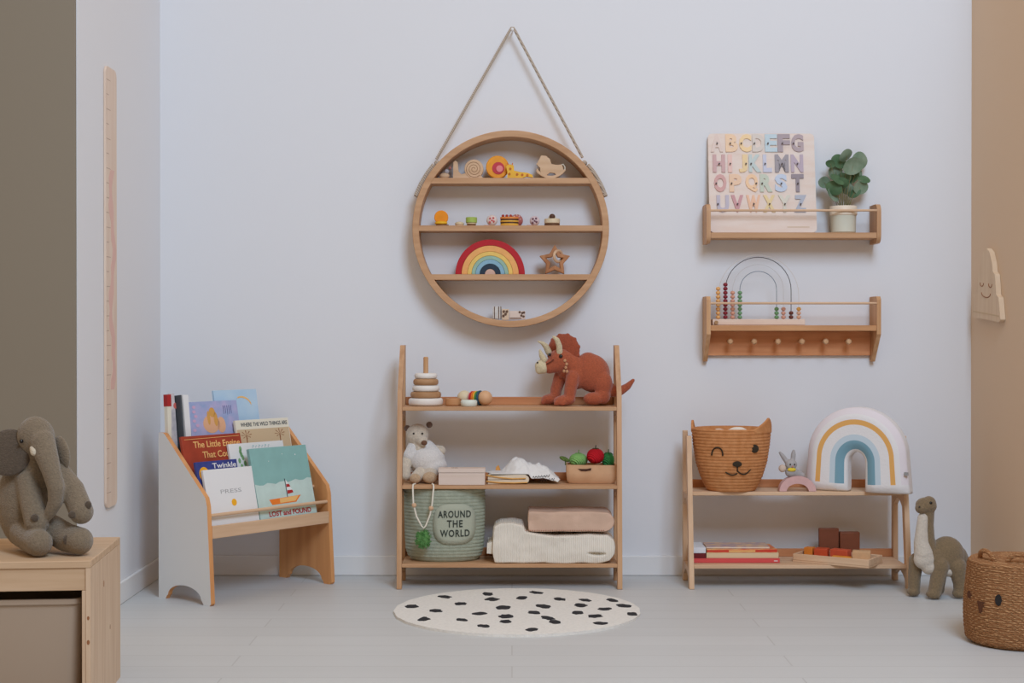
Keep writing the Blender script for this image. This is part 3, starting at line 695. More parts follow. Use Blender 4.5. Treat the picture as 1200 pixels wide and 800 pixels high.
# ---- bottom of the hoop
BZ = HC.z - HI
def cz(px): x = xat(px, HY) - HC.x; return HC.z - math.sqrt(HI ** 2 - x * x)
G4 = 'small printed wooden blocks at the bottom of the round shelf'
M_bw2 = mat('block pale print', (222, 216, 208), .6, col2=(196, 196, 194), scale=60)
for (nm, lab, x0, x1, y0, y1, m, dd) in (('printed_block', 'grey and cream printed wooden block, left at the bottom of the hoop', 577.5, 588, 361, 375.5, M_bw2, 0), ('printed_block', 'beige wooden block with a brown print, middle at the bottom of the hoop', 588.2, 596.5, 363, 376, mat('block beige', (216, 192, 166), .6), -.006), ('printed_block', 'flat pale block with dark brown corner print, right at the bottom of the hoop', 597, 615.5, 364.5, 374.5, mat('block blush', (222, 204, 192), .6), 0)):
    t = T((x0 + x1) / 2, y1, HY + dd, max(cz(x0), cz(x1)) + .0003); o = thing(nm, lab, 'toy block', t.loc, 0, G4)
    MB().box(t.p(x0, y1, -5), t.p(x1, y0, 5)).build('block', m, o, bevel=.0015)
    mb = MB()
    if x1 > 610:
        for i, (x, y) in enumerate(((609, 366), (612, 367), (614, 366.5), (611, 370), (613.5, 371))): mb.prism([t.q(x + 1.6 * math.cos(a), y + 1.6 * math.sin(a)) for a in (0, 1.3, 2.4, 3.6, 5)], -5.3 * t.k, -4.9 * t.k, 'y')
        mb.prism([t.q(597.5, 373.5), t.q(611, 373.5), t.q(611, 372.6), t.q(597.5, 372.6)], -5.3 * t.k, -4.9 * t.k, 'y')
    elif x1 > 590:
        for (x, y) in ((590.5, 366), (592.5, 369), (590, 371), (594, 366)): mb.prism([t.q(x + 1.7 * math.cos(a), y + 1.9 * math.sin(a)) for a in (0, 1.3, 2.4, 3.6, 5)], -5.3 * t.k, -4.9 * t.k, 'y')
    else:
        for x in (579, 584, 586.5): mb.box(t.p(x, y1, -5.3), t.p(x + 1, y0, -4.9))
    mb.build('print', mat('block print brown', (104, 78, 62), .7), o)

# ------------------------------------------------------------------ alphabet board and plant on the upper wall shelf
PT = T(894.5, 272, 5.70, ZU); k = PT.k; lean = -math.asin((D - .004 - 5.715) / (119 * k))
PO = Vector((PT.loc.x, 5.698, ZU + .0022))
o = thing('alphabet_board', 'pale wooden alphabet puzzle board leaning on the wall above the upper wall shelf', 'puzzle', PO, rot=(lean, 0, 0))
def rrect(x0, x1, z0, z1, r, n=6):
    out = []
    for (cx, cz_, a0) in ((x1 - r, z1 - r, 0), (x0 + r, z1 - r, 90), (x0 + r, z0 + r, 180), (x1 - r, z0 + r, 270)):
        for i in range(n + 1): a = R(a0 + 90 * i / n); out.append((cx + r * math.cos(a), cz_ + r * math.sin(a)))
    return out
bw, bh_ = 125.5 * k, 119.5 * k
MB().prism(rrect(-bw / 2, bw / 2, 0, bh_, .016), 0, .012, 'y').build('board', mat('puzzle board ply', (232, 218, 208), .6, col2=(228, 208, 194), scale=8, stretch=(1, 5, 5)), o, bevel=.001)
MB().box((28 * k, -.0006, 6 * k), (54 * k, 0, 6.8 * k)).build('engraved_line', M_sand, o)
RM = Matrix.Translation(PO) @ Matrix.Rotation(lean, 4, 'X')
LET = [('A', 842, 0, (226, 204, 192), 'pale blush'), ('B', 859.5, 0, (244, 204, 160), 'peach'), ('C', 875.5, 0, (248, 212, 150), 'pale orange'), ('D', 891, 0, (214, 206, 196), 'cream grey'), ('E', 906, 0, (182, 212, 226), 'light blue'), ('F', 921, 0, (150, 136, 146), 'mauve grey'), ('G', 937, 0, (162, 144, 152), 'dusty mauve'),
       ('H', 844, 1, (198, 154, 154), 'dusty rose'), ('I', 857, 1, (236, 192, 180), 'pale pink'), ('J', 872.5, 1, (240, 208, 146), 'soft yellow'), ('K', 886.5, 1, (186, 208, 208), 'pale aqua'), ('L', 901, 1, (192, 200, 226), 'pale periwinkle'), ('M', 918, 1, (136, 132, 142), 'slate grey'), ('N', 936, 1, (172, 156, 176), 'lilac grey'),
       ('O', 845, 2, (206, 150, 146), 'rose'), ('P', 863, 2, (238, 196, 158), 'light peach'), ('Q', 882, 2, (246, 200, 150), 'apricot'), ('R', 899, 2, (188, 204, 184), 'pale sage'), ('S', 916.5, 2, (184, 206, 234), 'baby blue'), ('T', 936, 2, (122, 112, 124), 'dark mauve'),
       ('U', 847.5, 3, (180, 176, 196), 'grey lavender'), ('V', 864.5, 3, (196, 134, 140), 'raspberry'), ('W', 883.5, 3, (240, 186, 146), 'salmon'), ('X', 902, 3, (232, 206, 142), 'straw yellow'), ('Y', 920, 3, (214, 214, 198), 'pale stone'), ('Z', 938.5, 3, (160, 172, 192), 'blue grey')]
rows = [164.8, 189.5, 213.2, 238]; ordn = ['top', 'second', 'third', 'bottom']
wfac = {'I': .28, 'M': 1.12, 'W': 1.15, 'J': .7, 'L': .72}
M_knob = mat('letter knob', (92, 84, 84), .4)
for ch, px, r_, c, nm in LET:
    hh = (21.5 if r_ < 3 else 20.5) * k
    x = (px - PT.px0) * k; z = (272.5 - rows[r_]) * k / math.cos(lean) * .99
    L_ = bpy.data.objects.new('puzzle_letter', None); COL.objects.link(L_); L_.empty_display_size = .02
    L_.matrix_world = RM @ Matrix.Translation((x, -.0002, z))
    tag(L_, nm + ' wooden letter %s in the %s row of the alphabet board' % (ch, ordn[r_]), 'puzzle letter', 'letters of the alphabet board')
    me = text_mesh(ch, w=14.5 * k * wfac.get(ch, 1.0) * (.34 / .28 if ch == 'I' else 1), h=hh, depth=.0045, fat=.05); me.name = 'letter'
    me.materials.append(mat('letter ' + nm, tone(c, (226, 210, 200), .28), .55)); link('letter', me, L_)
    dx = {'A': 0, 'B': -2, 'C': -5, 'D': -5, 'E': -4, 'F': -2, 'G': -5, 'J': 3, 'K': -5, 'L': -3, 'O': -5, 'P': -5, 'Q': 5, 'R': -5, 'U': -6}.get(ch, 0)
    kn = MB().lathe([(.0022, .0), (.0022, .004), (.0034, .006), (.0034, .008), (.0015, .0095)], (dx * k, -.0045, -1.0 * k), 12, axis='y').build('knob', M_knob, L_)

t, o = tt('potted_plant', 'small potted plant with round green leaves on the upper wall shelf', 'potted plant', 988, 271.8, 5.7222, ZU)
k = t.k * .93
M_pot = mat('cream stoneware', (230, 216, 196), .5); M_potin = mat('pale sage glaze', (214, 214, 198), .5)
MB().lathe([(14 * k, 0), (15.4 * k, .004), (16 * k, 22 * k), (16.6 * k, 23 * k)], (0, 0, 0), 40).build('pot_base', M_potin, o)
MB().lathe([(16.2 * k, 22 * k), (17.2 * k, 23 * k), (17.3 * k, 33 * k), (16.6 * k, 34 * k), (15.2 * k, 33.5 * k), (15 * k, 28 * k)], (0, 0, 0), 40).build('pot_collar', M_pot, o)
MB().lathe([(15 * k, 27 * k), (14.9 * k, 29 * k), (8 * k, 30 * k), (.001, 30.2 * k)], (0, 0, 0), 24).build('soil', mat('dark soil', (90, 70, 52), .95, bump=.8, bscale=90), o)
M_leaf = mat('eucalyptus leaf', (138, 154, 132), .6, col2=(110, 132, 106), scale=30); M_leaf2 = mat('dark leaf', (92, 120, 86), .55, col2=(70, 100, 68), scale=30)
k = t.k
leaves = [(1007, 187, 8.6, 8.8, 0, 10), (965, 212, 7.2, 5.6, 10, 10), (984, 187, 9, 6.5, 10, -20), (996, 194, 10.5, 7.5, -20, 25), (980, 199, 7, 9, 5, 15), (999, 206, 8, 5, -30, -40), (1011, 208, 6.5, 4.2, 25, -50), (1007, 218, 7.5, 7, -15, 20), (974, 220, 8.5, 6.8, 25, 25), (973, 228, 8, 4, 30, -50), (993, 220, 6, 6, -10, 30), (987, 208, 9, 5, 10, -55), (1000, 224, 6.5, 4, -20, -40), (977, 211, 8, 3.5, 15, -60), (984, 214, 7, 5, 0, 40), (1003, 199, 8, 5, 30, -35), (990, 182, 8, 4, -12, 50), (972, 190.5, 5, 3, 25, 30)]
mb = MB(); st = MB(); rnd.seed(5)
for i, (px, py, rx, rz, rot, tip) in enumerate(leaves):
    rx *= 1.22; rz = max(rz * 1.22, rx * .8); tip *= .75
    d = rnd.uniform(-14, 4) if i not in (0, 1) else rnd.uniform(-6, 0)
    c = t.p(px, py, d); mb.i = 1 if i % 3 == 2 or i in (5, 6, 11, 13, 12) else 0
    M = Matrix.Translation(c) @ Matrix.Rotation(R(rot), 4, 'Y') @ Matrix.Rotation(R(tip), 4, 'X') @ Matrix.Rotation(R(rnd.uniform(-25, 25)), 4, 'Z')
    n = 18; vs = []; 
    for ring, q in ((0, 1.0), (1, .55)):
        for j in range(n):
            a = 2 * PI * j / n; w_ = 1 - .18 * math.sin(a) * (1 if math.sin(a) > 0 else 0)
            vs.append(M @ Vector((rx * q * w_ * math.cos(a) * k, (.35 * q * q * rx) * k * (-1 if i % 2 else 1) * .5, rz * q * math.sin(a) * k)))
    vs.append(M @ Vector((0, 0, 0)))
    nf = []
    for j in range(n): l = (j + 1) % n; nf += [(j, l, n + l, n + j), (n + j, n + l, 2 * n)]
    vs2 = [v + M.to_3x3() @ Vector((0, .0007, 0)) for v in vs]
    mb.add(vs, nf); mb.add(vs2, [f[::-1] for f in nf])
    mb.add(vs[:n] + vs2[:n], [(j, n + j, n + (j + 1) % n, (j + 1) % n) for j in range(n)])
    b0 = t.p(988 + (px - 988) * .25, 244, d * .3); mid = t.p(988 + (px - 988) * .45, (244 + py) / 2 + 2, d * .6)
    st.tube([b0, mid, c], [.0014, .0012, .0008], 6)
mb.build('foliage', [M_leaf, M_leaf2], o, sharp=60); st.build('stems', mat('plant stem', (128, 122, 84), .7), o)

# ------------------------------------------------------------------ bead abacus
t, o = tt('bead_abacus', 'wooden arch abacus with coloured beads on the lower wall shelf', 'abacus', 888.5, 381, 5.70, ZL)
k = t.k
MB().box(t.p(834, 381, -8), t.p(942, 374, 8)).build('base', mat('abacus base', (232, 208, 190), .6, col2=(224, 196, 176), scale=8, stretch=(1, 5, 5)), o, bevel=.002)
MB().lathe(disc(2.2 * k, 3 * k, .0005), t.p(838, 378, -8), 14, axis='y').build('base_plug', mat('plug brown', (170, 130, 90), .6), o)
wires = [(841.5, 936, 299, .0009, (214, 206, 200)), (850, 927, 301.5, .0014, (60, 56, 62)), (858.5, 918, 310, .0009, (204, 200, 200)), (867, 910, 318, .0012, (104, 120, 136))]
for x0, x1, yt, r, c in wires:
    cx, rad = (x0 + x1) / 2, (x1 - x0) / 2; yb = yt + rad
    pts = [t.p(x0, 374.5), t.p(x0, (374 + yb) / 2)] + [t.p(cx - rad * math.cos(R(a)), yb - rad * math.sin(R(a))) for a in range(0, 181, 9)] + [t.p(x1, (374 + yb) / 2), t.p(x1, 374.5)]
    MB().tube(pts, r, 8).build('wire', mat('wire %d' % c[0], c, .4), o)
bead_me = {}
def beads(px, n, c, nm, last=None):
    for i in range(n):
        key = c if not (last and i == n - 1) else last
        if key not in bead_me: bead_me[key] = MB().sphere((0, 0, 0), (2.75 * k, 2.75 * k, 2.35 * k), u=16, w=10).mesh('bead', paint('bead %d %d %d' % key, key, .4))
        b = link('bead', bead_me[key], o, t.p(px, 371.6 - i * 4.75)); b['label'] = nm + ' bead'
beads(841.5, 8, (232, 176, 110), 'orange'); beads(850, 9, (134, 40, 52), 'dark red'); beads(858.5, 7, (216, 158, 134), 'peach pink'); beads(867, 7, (116, 158, 116), 'green')
beads(910, 3, (112, 154, 106), 'green'); beads(918, 3, (216, 160, 140), 'peach pink'); beads(927, 2, (106, 52, 40), 'dark brown'); beads(936, 3, (222, 174, 144), 'pale orange', (240, 184, 100))
# ------------------------------------------------------------------ top board of the tall unit
Za, Zb, Zc = Z3[2], Z3[1], Z3[0]
def fur(name, col, dark=.88): return mat('plush ' + name, col, .95, col2=tuple(c * dark for c in col), scale=180, bump=.9, bscale=260, sheen=.35, spec=.1)
M_wring = mat('ring white paint', (232, 228, 222), .5); M_bring = wood('ring brown wood', (186, 146, 108), (164, 122, 84), 'x')
t, o = tt('ring_stacker', 'white and brown wooden ring stacker on the left of the top board', 'toy', 499, 474, 5.603, Za)
k = t.k
MB().lathe(disc(2.9 * k, 57 * k, .003), (0, 0, 0), 20).build('dowel', P_z, o)
y = 0
for (r, h, m, nm) in ((20.3, 8.8, M_wring, 'white ring'), (18, 7.6, M_bring, 'brown ring'), (16, 7.4, M_wring, 'white ring'), (14.8, 7.6, M_bring, 'brown ring'), (13.4, 6.6, M_wring, 'white ring')):
    e = min(h * .42, 3) * k
    pr = [((r * k - e + e * math.sin(R(a))), (y + h * (0 if a < 90 else 0)) * k + e - e * math.cos(R(a))) for a in (0, 30, 60, 90)] + [((r * k - e + e * math.cos(R(a))), (y + h) * k - e + e * math.sin(R(a))) for a in (0, 30, 60, 90)]
    q = MB().lathe([(3 * k, y * k)] + pr + [(3 * k, (y + h) * k)], (0, 0, 0), 40).build('ring', m, o); q['label'] = nm; y += h - .02
GR = 'wooden baby toys on the top board'
t, o = tt('rainbow_rattle', 'wooden rattle with rainbow coloured discs between two balls on the top board', 'rattle', 556, 474, 5.62, Za, GR)
k = t.k
A_, B_ = t.p(544, 465.5, 6), t.p(568.5, 465.3, -6)
ax = (B_ - A_); L_ = ax.length; rotm = ax.to_track_quat('Z', 'Y').to_matrix().to_4x4()
ro = Matrix.Translation(A_) @ rotm
circ(t, 544, 465.5, 6, 8.6, mat('pale ball wood', (222, 208, 176), .5), 'ball', o)
circ(t, 568.5, 465.3, -6, 8.7, mat('tan ball wood', (216, 172, 132), .5), 'ball', o)
mb = MB(); mb.M = ro; mb.lathe(disc(2.2 * k, L_), (0, 0, 0), 14).build('rod', M_toyw, o)
for i, (c, nm, r) in enumerate((((214, 150, 150), 'pink', 6.5), ((196, 40, 44), 'red', 8), ((234, 120, 40), 'orange', 8.2), ((238, 180, 60), 'yellow', 8.2), ((70, 136, 76), 'green', 8.2), ((44, 86, 110), 'dark blue', 8.8))):
    z = L_ * (.27 + .088 * i) if i < 5 else L_ * .72
    mb = MB(); mb.M = ro; mb.lathe(disc(r * k, L_ * .075, .0012), (0, 0, z), 26).build('disc', paint('rattle ' + nm, c, .4), o)['label'] = nm + ' disc'
t, o = tt('wooden_disc', 'flat round brown wooden disc left of the white disc on the top board', 'toy', 531, 474.3, 5.60, Za, GR)
MB().lathe([(8.2 * k, 0), (9.3 * k, 1.2 * k), (9.3 * k, 7.6 * k), (8.4 * k, 8.6 * k), (.001, 8.7 * k)], (0, 0, 0), 32).build('disc', P_x, o)
MB().lathe([(5 * k, 8.6 * k), (5 * k, 9 * k), (4.4 * k, 9.1 * k), (4.4 * k, 8.6 * k)], (0, 0, 0), 24).build('turned_ring', TAN, o)
t, o = tt('white_teether', 'flat white and pale green round disc in front of the rattle', 'toy', 549.5, 475, 5.556, Za, GR)
MB().lathe([(8.6 * k, 0), (9.6 * k, 1.4 * k), (9.6 * k, 5.6 * k), (8.6 * k, 7.0 * k), (.001, 7.0 * k)], (0, 0, 0), 32).build('disc', mat('mint white paint', (222, 230, 220), .5), o)

# ---- triceratops
t, o = tt('plush_triceratops', 'rust brown plush three horned dinosaur sitting on the top board at the right', 'plush toy', 676, 473.5, 5.617, Za)
MF = fur('rust', (180, 94, 64)); MFd = fur('rust dark', (166, 82, 56))
blobs('body', t, [
    ('s', 694, 436, 0, 21, 15, 23, -20), ('s', 703, 443, 0, 12, 14, 18), ('s', 676, 437, 0, 15, 13, 18), ('s', 690, 425, 0, 13, 11, 14, -30),
    ('c', [(672, 425, 0, 11), (664, 420, -1, 11)]),
    ('s', 657, 421.5, -2, 15.5, 12.5, 14.5), ('s', 672, 428, 0, 13, 12.5, 15), ('c', [(655, 424, -3, 10.5), (644, 428, -4, 8.5)]), ('c', [(664, 430, 0, 9), (660, 436, 0, 6)]),
    ('c', [(671, 440, -9, 8.5), (668, 455, -11, 7.5), (667, 464, -12, 7)]), ('s', 661, 467.2, -13, 13, 8.5, 6.4, -4), ('c', [(655, 469, -17, 3.6), (651, 470.5, -18, 3)]), ('c', [(660, 470, -20, 3), (658, 470.6, -20, 3)]),
    ('c', [(657, 440, 8, 8), (652, 455, 7, 7), (651, 463, 5, 6.5)]), ('s', 644, 466.5, 3, 10, 8, 6.2, -4), ('c', [(638, 469, 0, 3.2), (636.5, 470, 0, 3)]),
    ('s', 706, 448, -8, 11.5, 8.5, 15), ('s', 695, 465.2, -12, 12.5, 8, 7.6), ('s', 706, 462, -9, 9, 8, 10),
    ('s', 704, 462, 9, 12, 8, 10),
    ('c', [(710, 452, 0, 9), (718, 457, -2, 7), (727, 456.5, -3, 5.4), (735, 451.5, -3, 4.2), (742, 444, -3, 2.2)])], MF, o)
fr = MB(); c = t.p(660.5, 409.5, 1)
fr.M = Matrix.Translation(c) @ Matrix.Rotation(R(14), 4, 'Y') @ Matrix.Rotation(R(-20), 4, 'Z')
fr.sphere((0, 0, 0), (20 * t.k, 5.5 * t.k, 20 * t.k), u=28, w=16)
for i in range(9): a = R(-35 + i * 31); fr.sphere((18.8 * t.k * math.cos(a), 0, 18.8 * t.k * math.sin(a)), 2.6 * t.k, u=10, w=8)
me = bake(fr, [('REMESH', dict(mode='VOXEL', voxel_size=1.1 * t.k)), ('SMOOTH', dict(factor=.5, iterations=4))], 'frill', MFd); link('frill', me, o)
M_horn = fur('cream', (222, 206, 170), .9)
for nm, pts in (('brow_horn', [(655.5, 411.5, -9, 3.8), (655, 404, -11, 3.6), (652.5, 397, -13, 3), (648.5, 393.5, -14, 1.9)]), ('brow_horn', [(643, 411, 2, 4), (640, 405, 0, 3.6), (636, 401, -3, 2.4), (630.5, 398.5, -6, 1)]), ('nose_horn', [(637.5, 420, -6, 4), (634.5, 415, -7, 3.2), (632.5, 409, -8, 1.4)])):
    blobs(nm, t, [('c', pts)], M_horn, o, .7, 4)
blobs('beak', t, [('s', 636, 429, -5, 8, 7.5, 7.5, 0), ('c', [(634, 424, -5, 4.5), (632, 427, -6, 5.5), (632, 432, -6, 5)])], M_horn, o, .8, 5)
circ(t, 656.8, 415.8, -14.2, 2.2, M_eye, 'eye', o); circ(t, 644, 414, -9, 1.8, M_eye, 'eye', o); circ(t, 629.8, 423.5, -9.5, 1.2, M_eye, 'nostril', o)
MB().tube([t.p(640, 425, -12.2), t.p(645, 422.5, -13.4), t.p(648.5, 419.5, -13.6)], .0025, 6).build('mouth_seam', fur('rust seam', (112, 54, 36)), o)
mb = MB()
for i, (x, y) in enumerate(((661.5, 421), (663.5, 425), (662.5, 429), (660.5, 433), (664, 433.5))): mb.sphere(t.p(x, y, -14), (1.7 * t.k, 1.4 * t.k, 1.9 * t.k), u=10, w=7)
mb.build('cheek_tufts', fur('tuft', (216, 160, 116)), o)

# ------------------------------------------------------------------ middle board
t, o = tt('plush_bear', 'pale plush bear in a white top sitting at the left of the middle board', 'plush toy', 498, 565, 5.612, Zb)
MBr = fur('pale beige', (224, 210, 190), .9); MWt = fur('white', (234, 230, 226), .95); MTn = fur('tan', (206, 178, 146), .9)
blobs('body', t, [('s', 489, 510, 0, 13.5, 12, 13), ('s', 495, 516, -9, 7, 6, 6), ('s', 498, 540, 2, 19, 15, 19), ('c', [(490, 520, 0, 9), (494, 530, 0, 11)]),
    ('c', [(507, 528, 4, 6), (516, 529, 2, 6.5)]), ('c', [(478, 537, -3, 6), (476, 548, -9, 6), (477, 557, -12, 5.5)]),
    ('c', [(495, 553, -8, 8), (488, 558.5, -22, 6.6)]), ('c', [(505, 553, -6, 9), (505, 557.5, -20, 7.8)])], MBr, o, 1.0)
blobs('white_top', t, [('s', 500, 539, 1, 21.5, 17.5, 18.5), ('c', [(486, 525, 0, 9), (480, 534, -3, 7.4)]), ('c', [(500, 526, 2, 10), (510, 534, 1, 9)]), ('s', 506, 546, 0, 18, 16, 12)], MWt, o, 1.0)
for x, y in ((477, 502.5), (503, 498.5)):
    MB().sphere(t.p(x, y, 2), (3.8 * t.k, 2.6 * t.k, 3.7 * t.k)).build('ear', fur('ear grey brown', (128, 106, 96)), o)
MB().sphere(t.p(497.8, 518.5, -14), (3.6 * t.k, 2.6 * t.k, 3 * t.k)).build('nose', mat('nose brown', (112, 78, 58), .7), o)
for x in (485.5, 495.5): circ(t, x, 508, -11, 1.2, M_eye, 'eye', o)
blobs('foot_pad', t, [('s', 505, 557.8, -24, 8.6, 5, 6.9)], MTn, o, .9, 3); blobs('foot_pad', t, [('s', 488, 558.8, -25, 6.8, 4, 5.8)], MTn, o, .9, 3)

BOXW = wood('blush box wood', (224, 207, 196), (216, 196, 182), 'x')
t, o = tt('wooden_box', 'flat pale wooden box with small dark marks beside the white plush bear', 'box', 542, 568, 5.522 + .05, Zb)
k = 5.522 / F
o.location.y = 5.481; 
MB().box((-27 * k, 0, .0), (27 * k, .062, .045)).build('box_body', BOXW, o, bevel=.0015)
MB().box((-27.4 * k, -.001, .046), (27.4 * k, .063, .062)).build('lid', BOXW, o, bevel=.0015)
mb = MB()
for i in range(4): mb.tube([(-12 * k + i * .006, .02 + .004 * math.sin(i * 2), .0623), (-12 * k + i * .006 + .004, .014, .0623)], .0009, 5)
mb.build('lid_mark', M_black, o)
t, o = tt('muslin_stack', 'folded cream muslin with yellow edging under the crumpled white cloth', 'cloth', 594, 568, 5.57, Zb)
k = t.k
o.location.y = 5.522; o.location.z += .0008
def folded(name, t_, outl, y0, y1, m, parent, bev=.004, amp=.002, seed=0):
    mb = MB().prism(outl, y0, y1, 'y')
    me = bake(mb, [('BEVEL', dict(width=bev, segments=3, limit_method='ANGLE', angle_limit=R(40)))], name, m)
    return link(name, me, parent)
def band_path(pts, th):
    """closed outline of a thick folded sheet following a centre line"""
    P = [Vector((p[0], p[1])) for p in pts]; a, b = [], []
    for i, p in enumerate(P):
        tw_ = th(p.x) if callable(th) else th
        q = (P[min(i + 1, len(P) - 1)] - P[max(i - 1, 0)]).normalized(); n = Vector((-q.y, q.x)) * tw_ / 2
        a.append(tuple(p + n)); b.append(tuple(p - n))
    return a + b[::-1]
def fold(t_, x0, x1, y0, dy, rad, layers, side=1):
    """serpentine centre line in pixels -> local metres; starts at the loose end"""
    pts = []
    for l in range(layers):
        y = y0 - l * dy; xs = [x0 + (x1 - x0) * i / 6 for i in range(7)]
        if l % 2: xs = xs[::-1]
        pts += [t_.q(x, y + .5 * math.sin(x * .09)) for x in xs]
        if l < layers - 1:
            xe = x1 if l % 2 == 0 else x0; sg = 1 if l % 2 == 0 else -1
            pts += [t_.q(xe + sg * rad * math.sin(R(a)), y - dy / 2 + dy / 2 * math.cos(R(a))) for a in (30, 60, 90, 120, 150)]
    return pts
def soft(name, outl, y0, y1, m, parent, seed, cut=None):
    me = bake(MB().prism(outl, y0, y1, 'y'), ([('BOOLEAN', dict(operation='DIFFERENCE', object=cut, solver='EXACT'))] if cut else []) + [('REMESH', dict(mode='VOXEL', voxel_size=.0032)), ('SMOOTH', dict(factor=.5, iterations=14))], name, m)
    for v in me.vertices:
        q = v.co * 14 + Vector((seed, 0, 0)); q2 = v.co * 40 + Vector((0, seed, 0))
        v.co += Vector((noise.noise(q) * .005, noise.noise(q + Vector((5, 5, 5))) * .008 + noise.noise(q2) * .002, noise.noise(q + Vector((9, 2, 1))) * .003))
        v.co.z = max(v.co.z, .0006)
    me.update(); return link(name, me, parent)
M_mus = mat('cream muslin', (234, 220, 196), .9, bump=.4, bscale=300, var=.05); M_myel = mat('mustard edge', (224, 172, 96), .9)
folded('folded_cloth', t, band_path(fold(t, 572, 615, 565.5, 5.2, 2.6, 2), 4.6 * k), 0, .14, M_mus, o, .0015)
MB().tube([t.p(570, 557.8, -1), t.p(585, 560.5, -1), t.p(600, 562.0, -1), t.p(616, 561.6, -1)], .002, 8).build('edging', M_myel, o)
MB().tube([t.p(570, 564.8, -1), t.p(585, 566.5, -1), t.p(602, 567, -1), t.p(618, 566.4, -1)], .0024, 8).build('edging', M_myel, o)
t, o = tt('white_cloth', 'crumpled white cloth with black script writing heaped on the middle board', 'cloth', 617, 564, 5.60, Zb)
k = t.k
mb = MB(); nx, ny = 60, 36; vs = []; fs = []
PROF = [(573, 3), (580, 4.5), (588, 9), (595, 16), (602, 24), (608, 28), (614, 26), (620, 21), (630, 19.5), (640, 17), (648, 12), (653, 5)]
def hgt(u, v):
    px = 573 + 80 * u
    base = 3
    for (a, ha), (b, hb) in zip(PROF[:-1], PROF[1:]):
        if a <= px <= b: base = ha + (hb - ha) * (px - a) / (b - a)
    e = min(1, v * 2.4 + .12) * min(1, (1 - v) * 3)
    nz = noise.noise(Vector((u * 7, v * 4, 3))) * 3.6 + noise.noise(Vector((u * 17 + v * 6, v * 8, 7))) * 2.6 + abs(noise.noise(Vector((u * 11 - v * 9, v * 5, 1)))) * 3
    return max(.8, (base + nz * min(1, base / 10)) * e ** .55)
zoff = 8.6
for j in range(ny + 1):
    for i in range(nx + 1):
        u, v = i / nx, j / ny; px = 573 + 80 * u + 3 * math.sin(v * 9)
        z = max(hgt(u, v), 10.2 * max(0, min(1, (624 - px) / 4)) + 1.2)
        vs.append(t.p(px, 564 - z * 1.0 - .4, -23 + 43 * v))
for j in range(ny):
    for i in range(nx): a = j * (nx + 1) + i; fs.append((a, a + 1, a + nx + 2, a + nx + 1))
mb.add(vs, fs)
me = bake(mb, [('SUBSURF', dict(levels=1, render_levels=1)), ('SOLIDIFY', dict(thickness=.002, offset=-1))], 'cloth', mat('white cotton', (234, 232, 228), .9, bump=.3, bscale=200))
link('cloth', me, o)
mb = MB()
for (x, y, n) in ((624, 557.5, 6), (633, 561, 5)):
    pts = [t.p(x + i * 1.15, y - 1.0 - 1.5 * math.sin(i * 2.3) - i * .12, -22.6 + 0) for i in range(n * 3)]
    mb.tube(pts, .0013, 5)
mb.build('script_writing', M_black, o)
mb = MB(); mb.prism([t.q(580, 555.0), t.q(581, 548.5), t.q(584, 546), t.q(586, 551), t.q(587, 555)], 20.2 * k, 22.4 * k, 'y').build('orange_corner', mat('orange cotton', (226, 160, 86), .9), o, bevel=.002)

t, o = tt('vegetable_bag', 'small tan folded paper style bag holding knitted vegetables on the middle board', 'storage bag', 692.5, 566.5, 5.595, Zb)
k = t.k
M_bag = mat('kraft paper cloth', (214, 172, 134), .8, col2=(202, 158, 120), scale=14, bump=.25, bscale=40)
lp = []
for (hw, z, hd_) in ((26, 0, 17), (28.5, 4, 19), (29, 12, 19), (29, 21.5, 18.5), (27.6, 21.5, 17), (27.4, 12, 17), (25, 2.5, 15)):
    lp.append(([(x + .5 * math.sin(i * 1.3) * k, y, max(0, (z + .5 * math.sin(i * .9)) * k)) for i, (x, y) in enumerate(rr(hw * k, -hd_ * k, hd_ * k, .012))]))
vs = [p for l in lp for p in l]; n = len(lp[0]); fs = []
for j in range(len(lp) - 1):
    for i in range(n): kk = (i + 1) % n; fs.append((j * n + i, j * n + kk, (j + 1) * n + kk, (j + 1) * n + i))
fs.append(tuple(range(n))); fs.append(tuple(range((len(lp) - 1) * n, len(lp) * n)))
MB().add(vs, fs).build('bag_body', M_bag, o)
MB().prism([t.q(676.5, 549.2), t.q(680, 551.8), t.q(686, 552), t.q(691.5, 551), t.q(692, 548.4), t.q(686, 549.4), t.q(680, 549.4)], -19.6 * k, -18.7 * k, 'y').build('handle_cutout', mat('painted slot shade', (70, 44, 34), .9), o)  # dark inlay on the bag front, painted as the shade inside the slot
def knit(nm, c): return wave_mat('knit ' + nm, tuple(min(250, x * 1.08) for x in c), tuple(x * .84 for x in c), 70, 'DIAGONAL', .7)
GV = 'knitted vegetables in the tan bag'
